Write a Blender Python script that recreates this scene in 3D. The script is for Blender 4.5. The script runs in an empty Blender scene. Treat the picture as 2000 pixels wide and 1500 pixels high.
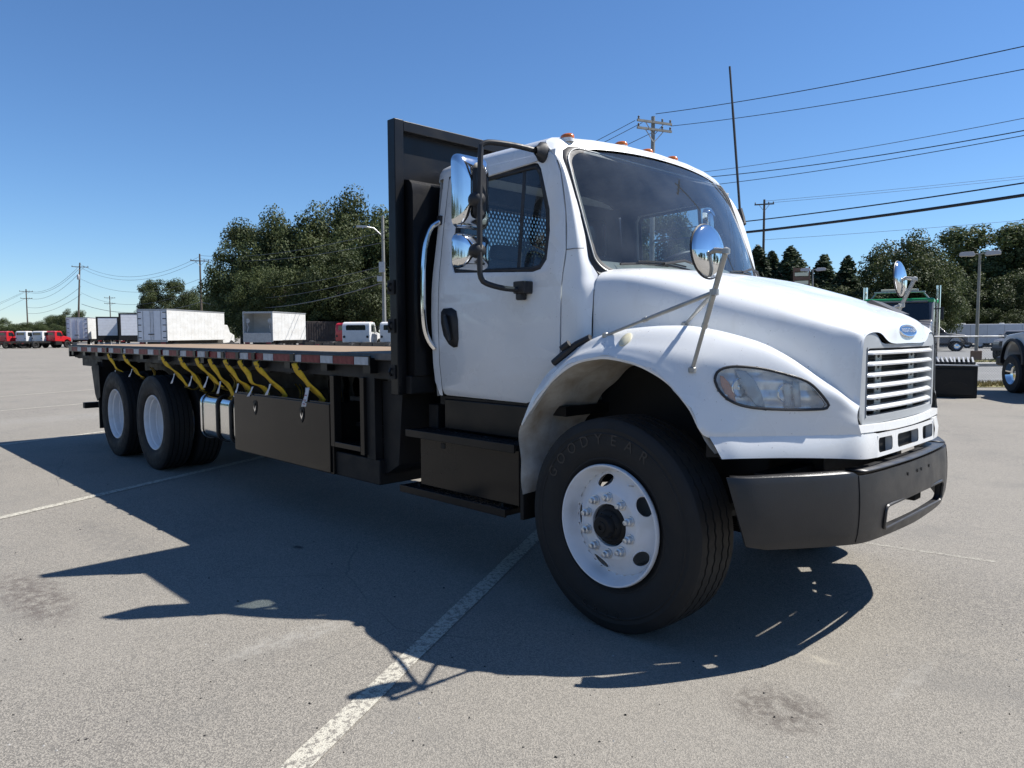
import bpy, bmesh, math, random
from math import sin, cos, pi, radians, sqrt, atan2
from mathutils import Vector, Matrix
from mathutils.geometry import tessellate_polygon
random.seed(7)
SC = bpy.context.scene
COL = SC.collection
# ------------------------------------------------------------------ camera
CAM = Vector((2.2362, -4.0311, 1.4898)); YAW, PITCH, ROLL, FPX = 2.3661, -0.068, -0.0043, 1437.09
FWD = Vector((cos(YAW)*cos(PITCH), sin(YAW)*cos(PITCH), sin(PITCH)))
_r = FWD.cross(Vector((0, 0, 1))).normalized(); _u = _r.cross(FWD)
RGT = cos(ROLL)*_r + sin(ROLL)*_u; UPV = cos(ROLL)*_u - sin(ROLL)*_r
cd = bpy.data.cameras.new('camera'); cam = bpy.data.objects.new('camera', cd); COL.objects.link(cam)
cd.sensor_width = 36.0; cd.lens = FPX/2000*36.0; cd.clip_start = 0.05; cd.clip_end = 4000
cam.matrix_world = Matrix(((RGT.x, UPV.x, -FWD.x, CAM.x), (RGT.y, UPV.y, -FWD.y, CAM.y), (RGT.z, UPV.z, -FWD.z, CAM.z), (0, 0, 0, 1)))
SC.camera = cam
# ------------------------------------------------------------------ sky, sun, exposure
SUN_AZ, SUN_EL = radians(54), radians(52.5)      # azimuth from +X towards +Y
w = bpy.data.worlds.new('World'); SC.world = w; w.use_nodes = True
nt = w.node_tree; nt.nodes.clear()
sky = nt.nodes.new('ShaderNodeTexSky'); sky.sky_type = 'NISHITA'; sky.sun_disc = False
sky.sun_elevation = SUN_EL; sky.sun_rotation = pi/2 - SUN_AZ
sky.altitude = 0; sky.air_density = 1.0; sky.dust_density = 0.0; sky.ozone_density = 10.0
bg = nt.nodes.new('ShaderNodeBackground'); bg.inputs['Strength'].default_value = 0.087
out = nt.nodes.new('ShaderNodeOutputWorld')
hsv = nt.nodes.new('ShaderNodeHueSaturation'); hsv.inputs['Saturation'].default_value = 1.03
nt.links.new(sky.outputs[0], hsv.inputs['Color']); nt.links.new(hsv.outputs[0], bg.inputs[0]); nt.links.new(bg.outputs[0], out.inputs[0])
sl = bpy.data.lights.new('sun', 'SUN'); sl.energy = 5.0; sl.angle = radians(0.53); sl.color = (1.0, 0.96, 0.90)
so = bpy.data.objects.new('sun', sl); COL.objects.link(so)
SDIR = Vector((cos(SUN_AZ)*cos(SUN_EL), sin(SUN_AZ)*cos(SUN_EL), sin(SUN_EL)))
so.rotation_euler = SDIR.to_track_quat('Z', 'Y').to_euler(); so.location = (0, 0, 30)
SC.view_settings.view_transform = 'Standard'; SC.view_settings.look = 'None'
SC.view_settings.exposure = 0.70; SC.view_settings.gamma = 1.0; SC.view_settings.use_curve_mapping = False
# ------------------------------------------------------------------ pixel helpers (pixels of the 2000x1500 photograph)
def ray(px, py): return FWD + RGT*((px-1000)/FPX) - UPV*((py-750)/FPX)
def hit(px, py, ax, val):
    d = ray(px, py); return CAM + d*((val-CAM[ax])/d[ax])
def at(px, py, d): return CAM + ray(px, py)*d
def gnd(px, d):
    p = at(px, 652, d); return Vector((p.x, p.y, 0))
def toppx(px, py, d): return at(px, py, d).z
def pix(P):
    d = Vector(P)-CAM; z = d.dot(FWD); return (1000+FPX*d.dot(RGT)/z, 750-FPX*d.dot(UPV)/z)
# ------------------------------------------------------------------ materials
def newmat(name):
    m = bpy.data.materials.new(name); m.use_nodes = True; n = m.node_tree.nodes; l = m.node_tree.links
    return m, n, l, n['Principled BSDF']
def mat(name, col, rough=0.5, metal=0.0, coat=0.0, var=0.0, vscale=3.0, col2=None, bump=0.0, bscale=40.0, spec=0.5, detail=4.0, trans=0.0, stretch=None, thresh=None):
    m, n, l, b = newmat(name)
    b.inputs['Base Color'].default_value = (*col, 1); b.inputs['Roughness'].default_value = rough
    b.inputs['Metallic'].default_value = metal; b.inputs['Coat Weight'].default_value = coat; b.inputs['Coat Roughness'].default_value = 0.06
    b.inputs['Specular IOR Level'].default_value = spec; b.inputs['Transmission Weight'].default_value = trans
    tc = n.new('ShaderNodeTexCoord'); src = tc.outputs['Object']
    if stretch:
        mp = n.new('ShaderNodeMapping'); mp.inputs['Scale'].default_value = stretch; l.new(src, mp.inputs[0]); src = mp.outputs[0]
    if var > 0 or col2:
        t = n.new('ShaderNodeTexNoise'); t.inputs['Scale'].default_value = vscale; t.inputs['Detail'].default_value = detail; t.inputs['Roughness'].default_value = 0.6
        l.new(src, t.inputs['Vector'])
        r = n.new('ShaderNodeMapRange'); lo, hi = thresh or (0.35, 0.7)
        r.inputs[1].default_value = lo; r.inputs[2].default_value = hi; l.new(t.outputs[0], r.inputs[0])
        mx = n.new('ShaderNodeMix'); mx.data_type = 'RGBA'
        c2 = col2 or tuple(c*(1-var) for c in col)
        mx.inputs[6].default_value = (*col, 1); mx.inputs[7].default_value = (*c2, 1)
        l.new(r.outputs[0], mx.inputs[0]); l.new(mx.outputs[2], b.inputs['Base Color'])
        rr = n.new('ShaderNodeMapRange'); rr.inputs[3].default_value = rough; rr.inputs[4].default_value = min(1, rough*1.35+0.04)
        l.new(r.outputs[0], rr.inputs[0]); l.new(rr.outputs[0], b.inputs['Roughness'])
    if bump > 0:
        t2 = n.new('ShaderNodeTexNoise'); t2.inputs['Scale'].default_value = bscale; t2.inputs['Detail'].default_value = 3
        l.new(src, t2.inputs['Vector'])
        bp = n.new('ShaderNodeBump'); bp.inputs['Strength'].default_value = bump; bp.inputs['Distance'].default_value = 0.01
        l.new(t2.outputs[0], bp.inputs['Height']); l.new(bp.outputs[0], b.inputs['Normal'])
    return m
M = {}
def paint(name, col):
    m, n, l, b = newmat(name); tc = n.new('ShaderNodeTexCoord'); P = tc.outputs['Object']
    def nz(s, d, st=None):
        t = n.new('ShaderNodeTexNoise'); t.inputs['Scale'].default_value = s; t.inputs['Detail'].default_value = d
        if st: mp = n.new('ShaderNodeMapping'); mp.inputs['Scale'].default_value = st; l.new(P, mp.inputs[0]); l.new(mp.outputs[0], t.inputs['Vector'])
        else: l.new(P, t.inputs['Vector'])
        return t.outputs[0]
    def rg(v, a_, b_, c_=0., d_=1.):
        r = n.new('ShaderNodeMapRange'); r.interpolation_type = 'SMOOTHSTEP'
        for i_, q in enumerate((a_, b_, c_, d_)): r.inputs[i_+1].default_value = q
        l.new(v, r.inputs[0]); return r.outputs[0]
    def mx(f, c1, c2):
        x = n.new('ShaderNodeMix'); x.data_type = 'RGBA'; l.new(f, x.inputs[0])
        for i_, q in ((6, c1), (7, c2)):
            if hasattr(q, 'links'): l.new(q, x.inputs[i_])
            else: x.inputs[i_].default_value = (*q, 1)
        return x.outputs[2]
    base = mx(rg(nz(1.6, 5), .4, .85), col, tuple(q*.88 for q in col))                 # uneven old paint
    base = mx(rg(nz(7, 8, (1, 1, .35)), .60, .85, 0, .35), base, (.46, .43, .38))       # streaky road film
    base = mx(rg(nz(95, 2), .735, .76, 0, .75), base, (.20, .18, .16))                  # chips and bug marks
    l.new(base, b.inputs['Base Color']); l.new(rg(nz(5, 6), .3, .8, .22, .42), b.inputs['Roughness'])
    b.inputs['Coat Weight'].default_value = .45; b.inputs['Coat Roughness'].default_value = .07
    bp = n.new('ShaderNodeBump'); bp.inputs['Strength'].default_value = .07; bp.inputs['Distance'].default_value = .012; l.new(nz(3.0, 2), bp.inputs['Height']); l.new(bp.outputs[0], b.inputs['Normal'])
    return m
M['white'] = paint('white_paint', (0.73, 0.74, 0.735))
M['white_plain'] = mat('white_body', (0.64, 0.64, 0.63), 0.4, var=0.12, vscale=2)
M['silver'] = mat('silver_plastic', (0.42, 0.44, 0.45), 0.42, metal=0.2, var=0.08, vscale=8)
M['black'] = mat('gloss_black_paint', (0.007, 0.007, 0.008), 0.3, coat=0.0, var=0.4, vscale=5, bump=0.03, bscale=6, spec=0.3)
M['boxblack'] = mat('toolbox_black_paint', (0.012, 0.0115, 0.011), 0.10, coat=0.0, col2=(0.022, 0.018, 0.014), vscale=2.6, bump=0.22, bscale=2.2, thresh=(0.5, 0.8), spec=0.24)
M['matblack'] = mat('frame_black', (0.008, 0.008, 0.009), 0.5, var=0.5, vscale=9, col2=(0.016, 0.015, 0.014), spec=0.3)
M['plastic'] = mat('black_plastic', (0.018, 0.018, 0.02), 0.45, var=0.2, vscale=20)
M['bumper'] = mat('dark_grey_bumper_plastic', (0.019, 0.019, 0.0205), 0.33, var=0.25, vscale=7, bump=0.06, bscale=180)
M['rubber'] = mat('tyre_rubber', (0.012, 0.012, 0.0125), 0.6, var=0.3, vscale=14, col2=(0.02, 0.0195, 0.019), spec=0.35, bump=0.05, bscale=120)
M['wheelwhite'] = mat('white_wheel_steel', (0.74, 0.75, 0.77), 0.38, col2=(0.62, 0.61, 0.58), vscale=7, thresh=(0.5, 0.85))
M['nut'] = mat('zinc_nut', (0.62, 0.64, 0.66), 0.35, metal=0.7)
M['chrome'] = mat('chrome', (0.82, 0.83, 0.84), 0.05, metal=1.0, var=0.05, vscale=8)
M['alu'] = mat('polished_aluminium', (0.80, 0.80, 0.78), 0.12, metal=1.0, var=0.06, vscale=6, bump=0.04, bscale=3)
M['steel'] = mat('dull_steel', (0.42, 0.42, 0.40), 0.38, metal=0.8, var=0.2, vscale=12)
M['liner'] = mat('dirty_fender_liner', (0.66, 0.65, 0.61), 0.7, col2=(0.34, 0.28, 0.21), vscale=5, detail=8, bump=0.3, bscale=14)
M['wood'] = mat('deck_wood', (0.30, 0.21, 0.13), 0.75, col2=(0.19, 0.14, 0.095), vscale=6, stretch=(0.25, 5, 5), bump=0.15, bscale=20)
M['decksteel'] = mat('worn_deck_edge', (0.10, 0.095, 0.09), 0.6, col2=(0.2, 0.19, 0.17), vscale=8, thresh=(0.5, 0.8))
M['tapered'] = mat('red_reflective_tape', (0.20, 0.012, 0.012), 0.45, var=0.35, vscale=25)
M['tapewhite'] = mat('silver_reflective_tape', (0.46, 0.48, 0.50), 0.4, var=0.25, vscale=25)
M['strap'] = mat('yellow_webbing', (0.78, 0.50, 0.025), 0.7, var=0.35, vscale=18)
M['tag'] = mat('white_tag', (0.72, 0.72, 0.73), 0.6, var=0.2, vscale=50)
M['tagprint'] = mat('tag_print', (0.3, 0.1, 0.12), 0.6)
M['hook'] = mat('hook_zinc_yellow', (0.30, 0.2, 0.03), 0.4, metal=0.6)
M['amber'] = mat('amber_lens', (0.60, 0.15, 0.012), 0.2, coat=0.5, var=0.3, vscale=60)
M['lampdark'] = mat('lamp_inside', (0.88, 0.89, 0.90), 0.28, metal=0.6, var=0.2, vscale=16)
M['amber2'] = mat('amber_reflector', (0.72, 0.24, 0.035), 0.35, var=0.25, vscale=40)
M['cream'] = mat('cream_lens', (0.62, 0.58, 0.42), 0.3, coat=0.4)
M['interior'] = mat('cab_interior_grey', (0.055, 0.055, 0.06), 0.7, var=0.2, vscale=6)
M['dash'] = mat('dashboard_grey', (0.20, 0.205, 0.19), 0.65, var=0.2, vscale=8)
M['badge'] = mat('badge_blue', (0.02, 0.05, 0.16), 0.2, coat=0.6)
M['red'] = mat('red_paint', (0.50, 0.012, 0.018), 0.35, coat=0.4, var=0.15, vscale=3)
M['green'] = mat('green_paint', (0.012, 0.30, 0.09), 0.3, coat=0.5, var=0.15, vscale=3)
M['greytruck'] = mat('grey_hood_paint', (0.12, 0.12, 0.13), 0.35, coat=0.3, var=0.2)
M['brown'] = mat('brown_container_steel', (0.045, 0.033, 0.03), 0.6, var=0.3, vscale=3)
M['boxwhite'] = mat('box_body_white', (0.60, 0.60, 0.58), 0.5, col2=(0.48, 0.47, 0.44), vscale=0.8, detail=8, stretch=(1, 1, 2.5))
M['boxdoor'] = mat('box_door_white', (0.66, 0.68, 0.72), 0.5, var=0.12, vscale=2.5)
M['polewood'] = mat('weathered_pole_wood', (0.12, 0.095, 0.075), 0.85, var=0.4, vscale=4, stretch=(6, 6, 0.4))
M['polegrey'] = mat('pale_pole', (0.24, 0.24, 0.225), 0.7, var=0.2, vscale=3)
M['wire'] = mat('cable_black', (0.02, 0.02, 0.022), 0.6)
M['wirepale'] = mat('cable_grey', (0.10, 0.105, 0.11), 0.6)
M['concrete'] = mat('concrete', (0.34, 0.33, 0.31), 0.85, var=0.25, vscale=5)
M['galv'] = mat('galvanised', (0.40, 0.41, 0.42), 0.45, metal=0.6, var=0.2, vscale=10)
M['lampwhite'] = mat('lamp_housing_grey', (0.42, 0.42, 0.45), 0.5, var=0.1)
M['bark'] = mat('bark', (0.07, 0.055, 0.045), 0.9, var=0.4, vscale=6, stretch=(4, 4, 0.6))
M['hay'] = mat('dry_grass_soil', (0.25, 0.20, 0.09), 0.9, col2=(0.13, 0.14, 0.05), vscale=2.5, detail=8)
M['signbrown'] = mat('sign_brown', (0.16, 0.09, 0.06), 0.6, var=0.2)
M['road'] = mat('road_asphalt', (0.20, 0.20, 0.195), 0.85, var=0.2, vscale=0.8, detail=8, bump=0.2, bscale=60)
# glass: a real thin pane, clear with a Fresnel reflection and a film of dust
def glass(name, tint, refl=1.0, dust=0.0, dcol=(0.5, 0.55, 0.6)):
    m = bpy.data.materials.new(name); m.use_nodes = True; n = m.node_tree.nodes; l = m.node_tree.links; n.clear()
    o = n.new('ShaderNodeOutputMaterial'); tr = n.new('ShaderNodeBsdfTransparent'); tr.inputs[0].default_value = (*tint, 1)
    gl = n.new('ShaderNodeBsdfGlossy'); gl.inputs['Roughness'].default_value = 0.02; gl.inputs[0].default_value = (refl, refl, refl, 1)
    fr = n.new('ShaderNodeFresnel'); ge = n.new('ShaderNodeNewGeometry'); ir = n.new('ShaderNodeMapRange')   # the same index from both sides: a thin pane
    ir.inputs[3].default_value = 1.6; ir.inputs[4].default_value = 1/1.6; l.new(ge.outputs['Backfacing'], ir.inputs[0]); l.new(ir.outputs[0], fr.inputs[0])
    mx = n.new('ShaderNodeMixShader'); l.new(fr.outputs[0], mx.inputs[0]); l.new(tr.outputs[0], mx.inputs[1]); l.new(gl.outputs[0], mx.inputs[2])
    last = mx.outputs[0]
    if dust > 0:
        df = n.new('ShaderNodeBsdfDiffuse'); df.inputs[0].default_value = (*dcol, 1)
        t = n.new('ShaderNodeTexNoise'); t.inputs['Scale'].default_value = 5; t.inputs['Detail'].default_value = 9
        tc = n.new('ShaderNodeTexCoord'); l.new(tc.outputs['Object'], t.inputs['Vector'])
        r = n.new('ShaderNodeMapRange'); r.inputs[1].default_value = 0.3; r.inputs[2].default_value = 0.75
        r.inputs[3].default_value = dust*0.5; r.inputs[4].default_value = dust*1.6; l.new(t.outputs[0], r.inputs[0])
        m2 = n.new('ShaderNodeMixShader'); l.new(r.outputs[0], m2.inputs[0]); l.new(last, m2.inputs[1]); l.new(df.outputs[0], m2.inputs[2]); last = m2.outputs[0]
    l.new(last, o.inputs[0]); return m
M['glass'] = glass('windshield_glass', (0.72, 0.80, 0.82), dust=0.04)
M['sideglass'] = glass('tinted_side_glass', (0.62, 0.68, 0.70), dust=0.02)
M['lens'] = glass('headlight_lens', (0.86, 0.89, 0.9), dust=0.17, dcol=(0.86, 0.87, 0.87))  # pale dust film also brightens the lens, painted in for reflected sky
M['darkglass'] = mat('far_vehicle_glass', (0.015, 0.02, 0.022), 0.06, spec=0.7)
# ------------------------------------------------------------------ asphalt
def asphalt(name, paint=None):
    m, n, l, b = newmat(name)
    tc = n.new('ShaderNodeTexCoord'); P = tc.outputs['Object']
    def noise(s, d=4, rough=0.6, off=None):
        t = n.new('ShaderNodeTexNoise'); t.inputs['Scale'].default_value = s; t.inputs['Detail'].default_value = d; t.inputs['Roughness'].default_value = rough
        if off:
            mp = n.new('ShaderNodeMapping'); mp.inputs['Location'].default_value = off; l.new(P, mp.inputs[0]); l.new(mp.outputs[0], t.inputs['Vector'])
        else: l.new(P, t.inputs['Vector'])
        return t.outputs[0]
    def rng(v, a, b_, c=0., d=1.):
        r = n.new('ShaderNodeMapRange'); r.interpolation_type = 'SMOOTHSTEP'
        for i, q in enumerate((a, b_, c, d)): r.inputs[i+1].default_value = q
        l.new(v, r.inputs[0]); return r.outputs[0]
    def mix(f, a, c):
        x = n.new('ShaderNodeMix'); x.data_type = 'RGBA'
        for i, q in ((0, f), (6, a), (7, c)):
            if hasattr(q, 'links'): l.new(q, x.inputs[i])
            elif i == 0: x.inputs[0].default_value = q
            else: x.inputs[i].default_value = (*q, 1)
        return x.outputs[2]
    def mul(a, c):
        x = n.new('ShaderNodeMath'); x.operation = 'MULTIPLY'
        for i, q in ((0, a), (1, c)):
            if hasattr(q, 'links'): l.new(q, x.inputs[i])
            else: x.inputs[i].default_value = q
        return x.outputs[0]
    vo = n.new('ShaderNodeTexVoronoi'); vo.inputs['Scale'].default_value = 210; l.new(P, vo.inputs['Vector'])
    sep = n.new('ShaderNodeSeparateColor'); l.new(vo.outputs['Color'], sep.inputs[0])
    base = mix(rng(sep.outputs[0], 0.1, 0.95), (0.130, 0.121, 0.107), (0.296, 0.272, 0.232))          # aggregate stones
    base = mix(mul(rng(noise(60, 3), 0.62, 0.72), 0.5), base, (0.06, 0.06, 0.06))                       # open pores
    base = mix(mul(rng(noise(0.35, 5), 0.35, 0.7), 0.45), base, (0.262, 0.242, 0.206))                     # bleached areas
    base = mix(mul(rng(noise(1.3, 6, 0.65, (5, 3, 0)), 0.5, 0.75), 0.4), base, (0.135, 0.13, 0.12))     # darker patches
    sx = n.new('ShaderNodeSeparateXYZ'); l.new(P, sx.inputs[0])
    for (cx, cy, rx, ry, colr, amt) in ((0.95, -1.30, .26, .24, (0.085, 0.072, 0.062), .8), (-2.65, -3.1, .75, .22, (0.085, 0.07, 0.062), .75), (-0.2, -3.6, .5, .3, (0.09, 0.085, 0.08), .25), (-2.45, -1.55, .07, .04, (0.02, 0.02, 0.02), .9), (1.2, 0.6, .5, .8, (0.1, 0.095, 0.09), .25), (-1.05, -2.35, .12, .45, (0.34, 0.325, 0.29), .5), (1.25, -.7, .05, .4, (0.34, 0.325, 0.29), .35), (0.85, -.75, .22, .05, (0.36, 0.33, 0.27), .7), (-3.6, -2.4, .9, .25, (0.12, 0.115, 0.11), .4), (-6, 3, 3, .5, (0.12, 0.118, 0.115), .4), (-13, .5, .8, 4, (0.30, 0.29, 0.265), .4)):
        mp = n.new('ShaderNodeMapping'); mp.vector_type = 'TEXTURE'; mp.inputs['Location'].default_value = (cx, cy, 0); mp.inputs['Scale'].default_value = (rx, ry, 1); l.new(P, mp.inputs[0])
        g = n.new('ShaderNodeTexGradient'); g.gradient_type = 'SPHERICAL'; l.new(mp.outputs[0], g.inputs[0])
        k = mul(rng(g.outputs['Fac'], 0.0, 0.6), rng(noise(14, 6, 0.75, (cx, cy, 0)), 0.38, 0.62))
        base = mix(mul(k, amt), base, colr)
    cv = n.new('ShaderNodeTexVoronoi'); cv.feature = 'DISTANCE_TO_EDGE'; cv.inputs['Scale'].default_value = 0.33
    wn = n.new('ShaderNodeTexNoise'); wn.inputs['Scale'].default_value = 2.2; wn.inputs['Detail'].default_value = 5; l.new(P, wn.inputs['Vector'])
    va = n.new('ShaderNodeMix'); va.data_type = 'RGBA'; va.inputs[0].default_value = 0.12; l.new(P, va.inputs[6]); l.new(wn.outputs['Color'], va.inputs[7]); l.new(va.outputs[2], cv.inputs['Vector'])
    crack = mul(rng(cv.outputs['Distance'], 0.0, 0.0022, 1, 0), rng(noise(0.5, 3, 0.5, (9, 1, 0)), 0.5, 0.58))
    base = mix(mul(crack, 0.4), base, (0.05, 0.05, 0.048))
    if paint:
        k = rng(noise(38, 8, 0.72), paint[1], paint[1]+0.10)
        k = mul(k, rng(sep.outputs[1], 0.02, 0.25))
        base = mix(k, base, paint[0])
    l.new(base, b.inputs['Base Color']); b.inputs['Roughness'].default_value = 0.88; b.inputs['Specular IOR Level'].default_value = 0.3
    bp = n.new('ShaderNodeBump'); bp.inputs['Strength'].default_value = 0.55; bp.inputs['Distance'].default_value = 0.004
    l.new(vo.outputs['Distance'], bp.inputs['Height']); l.new(bp.outputs[0], b.inputs['Normal'])
    return m
M['asphalt'] = asphalt('asphalt')
M['line'] = asphalt('worn_line_paint', ((0.47, 0.445, 0.37), 0.42))
M['faint'] = asphalt('faint_line_paint', ((0.34, 0.322, 0.272), 0.46))
# ------------------------------------------------------------------ mesh helpers
def cr(pts, n, closed=False):
    """n points along a Catmull-Rom curve through pts, evenly by length"""
    P = [Vector(p) for p in pts]; dense = []; k = len(P)
    for i in range(k-1):
        p0 = P[i-1] if i else P[0]*2-P[1]; p1, p2 = P[i], P[i+1]; p3 = P[i+2] if i+2 < k else P[-1]*2-P[-2]
        for j in range(16):
            t = j/16; dense.append(0.5*((2*p1)+(p2-p0)*t+(2*p0-5*p1+4*p2-p3)*t*t+(3*p1-p0-3*p2+p3)*t**3))
    dense.append(P[-1].copy()); L = [0.0]
    for a, b in zip(dense, dense[1:]): L.append(L[-1]+(b-a).length)
    o = []; j = 0
    for i in range(n):
        s = L[-1]*i/(n-1)
        while j < len(L)-2 and L[j+1] < s: j += 1
        f = (s-L[j])/max(1e-9, L[j+1]-L[j]); o.append(dense[j].lerp(dense[j+1], min(1, f)))
    return o
def rrect(a, b, c, d, r, k=5):
    """rounded rectangle from (a,b) to (c,d)"""
    o = []
    for cx, cy, s in ((c-r, d-r, 0), (a+r, d-r, 1), (a+r, b+r, 2), (c-r, b+r, 3)):
        for i in range(k+1):
            t = (s+i/k)*pi/2; o.append((cx+r*cos(t), cy+r*sin(t)))
    return o
def ell(cx, cy, rx, ry, n=20): return [(cx+rx*cos(2*pi*i/n), cy+ry*sin(2*pi*i/n)) for i in range(n)]
class MB:
    def __init__(s): s.v = []; s.f = []; s.mi = []; s.mats = []
    def add(s, V, F, m=0):
        o = len(s.v); s.v += [tuple(p) for p in V]; s.f += [tuple(i+o for i in f) for f in F]; s.mi += [m]*len(F); return s
    def box(s, a, b, m=0, rot=None, piv=None):
        x0, y0, z0 = a; x1, y1, z1 = b
        V = [Vector(p) for p in ((x0, y0, z0), (x1, y0, z0), (x1, y1, z0), (x0, y1, z0), (x0, y0, z1), (x1, y0, z1), (x1, y1, z1), (x0, y1, z1))]
        if rot is not None:
            c = Vector(piv) if piv else (Vector(a)+Vector(b))/2; V = [rot@(p-c)+c for p in V]
        return s.add(V, [(0, 3, 2, 1), (4, 5, 6, 7), (0, 1, 5, 4), (1, 2, 6, 5), (2, 3, 7, 6), (3, 0, 4, 7)], m)
    def prism(s, poly, ax, a, b, m=0):
        """polygon in the two axes other than ax, extruded along ax from a to b"""
        n = len(poly); V = []
        for t in (a, b):
            for p in poly:
                q = [p[0], p[1]]; q.insert(ax, t); V.append(q)
        F = [tuple(range(n)), tuple(range(2*n-1, n-1, -1))]+[(i, i+n, (i+1) % n+n, (i+1) % n) for i in range(n)]
        return s.add(V, F, m)
    def tube(s, pts, r, n=8, m=0, cap=True):
        P = [Vector(p) for p in pts]; rr = r if isinstance(r, (list, tuple)) else [r]*len(P); V = []; up = None
        for i, p in enumerate(P):
            t = (P[min(i+1, len(P)-1)]-P[max(i-1, 0)]).normalized()
            if up is None: up = t.orthogonal().normalized()
            up = (up-t*up.dot(t)).normalized(); sd = t.cross(up)
            for j in range(n):
                a = 2*pi*j/n; V.append(p+(up*cos(a)+sd*sin(a))*rr[i])
        F = [(i*n+j, i*n+(j+1) % n, (i+1)*n+(j+1) % n, (i+1)*n+j) for i in range(len(P)-1) for j in range(n)]
        if cap: F += [tuple(range(n-1, -1, -1)), tuple(range((len(P)-1)*n, len(P)*n))]
        return s.add(V, F, m)
    def lathe(s, prof, n=48, c=(0, 0, 0), m=0, ax=1, zig=None, a0=0.0):
        """prof: list of (r, t) swept about axis ax"""
        V = []
        for k, (r, t) in enumerate(prof):
            for j in range(n):
                a = a0+2*pi*j/n; tt = t+(zig[k]*(1 if j % 2 else -1) if zig else 0)
                q = [r*cos(a), r*sin(a)]; q.insert(ax, tt); V.append((q[0]+c[0], q[1]+c[1], q[2]+c[2]))
        F = [(k*n+j, k*n+(j+1) % n, (k+1)*n+(j+1) % n, (k+1)*n+j) for k in range(len(prof)-1) for j in range(n)]
        return s.add(V, F, m)
    def grid(s, rows, m=0, closed=False):
        nc = len(rows[0]); V = [p for r in rows for p in r]
        F = [(i*nc+j, i*nc+(j+1) % nc, (i+1)*nc+(j+1) % nc, (i+1)*nc+j) for i in range(len(rows)-1) for j in range(nc if closed else nc-1)]
        return s.add(V, F, m)
    def fan(s, loop, m=0): return s.add(loop, [tuple(range(len(loop)))], m)
    def panel(s, outline, holes, fn, ucuts=(), vcuts=(), m=0):
        """flat outline with holes, cut into strips, then mapped by fn(u, v) to 3D"""
        loops = [[Vector((p[0], p[1], 0)) for p in L] for L in [outline]+list(holes)]
        tri = tessellate_polygon(loops); flat = [p for L in loops for p in L]
        bm = bmesh.new(); bv = [bm.verts.new(p) for p in flat]
        for t in tri:
            try: bm.faces.new([bv[i] for i in t])
            except ValueError: pass
        for cuts, nor, ax in ((ucuts, (1, 0, 0), 0), (vcuts, (0, 1, 0), 1)):
            for c in cuts:
                co = [0, 0, 0]; co[ax] = c
                bmesh.ops.bisect_plane(bm, geom=bm.verts[:]+bm.edges[:]+bm.faces[:], plane_co=co, plane_no=nor, dist=1e-5)
        bm.verts.index_update()
        V = [fn(v.co.x, v.co.y) for v in bm.verts]; F = [tuple(v.index for v in f.verts) for f in bm.faces]
        bm.free(); return s.add(V, F, m)
    def build(s, name, mats, parent=None, smooth=35, bevel=0, weld=False, solid=0, seg=2, solid_off=-1):
        me = bpy.data.meshes.new(name); me.from_pydata(s.v, [], s.f)
        for m in (mats if isinstance(mats, (list, tuple)) else [mats]): me.materials.append(M[m] if isinstance(m, str) else m)
        for p, i in zip(me.polygons, s.mi): p.material_index = i
        bm = bmesh.new(); bm.from_mesh(me)
        if weld: bmesh.ops.remove_doubles(bm, verts=bm.verts, dist=weld if weld is not True else 1e-4)
        bmesh.ops.recalc_face_normals(bm, faces=bm.faces); bm.to_mesh(me); bm.free()
        if smooth:
            me.polygons.foreach_set('use_smooth', [True]*len(me.polygons)); me.set_sharp_from_angle(angle=radians(smooth))
        me.update(); o = bpy.data.objects.new(name, me); COL.objects.link(o)
        if solid:
            q = o.modifiers.new('thick', 'SOLIDIFY'); q.thickness = solid; q.offset = solid_off
        if bevel:
            q = o.modifiers.new('edge', 'BEVEL'); q.width = bevel; q.segments = seg; q.limit_method = 'ANGLE'; q.angle_limit = radians(40); q.harden_normals = True
        if parent: o.parent = parent
        return o
    def mirror(s):
        o = MB(); o.v = [(x, -y, z) for x, y, z in s.v]; o.f = [tuple(reversed(f)) for f in s.f]; o.mi = list(s.mi); return o
    def moved(s, mx):
        o = MB(); o.v = [tuple(mx@Vector(p)) for p in s.v]; o.f = list(s.f); o.mi = list(s.mi); return o
def tag(o, label=None, cat=None, group=None, kind=None):
    for k, v in (('label', label), ('category', cat), ('group', group), ('kind', kind)):
        if v: o[k] = v
    return o
def thing(name, label, cat, loc=(0, 0, 0), rz=0.0, group=None):
    o = bpy.data.objects.new(name, None); COL.objects.link(o); o.location = loc; o.rotation_euler = (0, 0, rz); o.empty_display_size = 0.3
    return tag(o, label, cat, group)
def copy_tree(o, parent=None):
    c = o.copy(); COL.objects.link(c); c.parent = parent
    for ch in list(o.children): copy_tree(ch, c)
    return c
def textmesh(s, size, ext=0.0):
    """letters as a flat MB in the XY plane, centred"""
    cu = bpy.data.curves.new('t', 'FONT'); cu.body = s; cu.size = size; cu.align_x = 'CENTER'; cu.align_y = 'CENTER'; cu.extrude = ext; cu.resolution_u = 3
    o = bpy.data.objects.new('t', cu); COL.objects.link(o); dg = bpy.context.evaluated_depsgraph_get(); dg.update()
    me = o.evaluated_get(dg).to_mesh(); b = MB(); b.add([v.co.copy() for v in me.vertices], [tuple(p.vertices) for p in me.polygons])
    o.evaluated_get(dg).to_mesh_clear(); bpy.data.objects.remove(o); bpy.data.curves.remove(cu); return b
def frange(a, b, n): return [a+(b-a)*i/(n-1) for i in range(n)]
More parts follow.
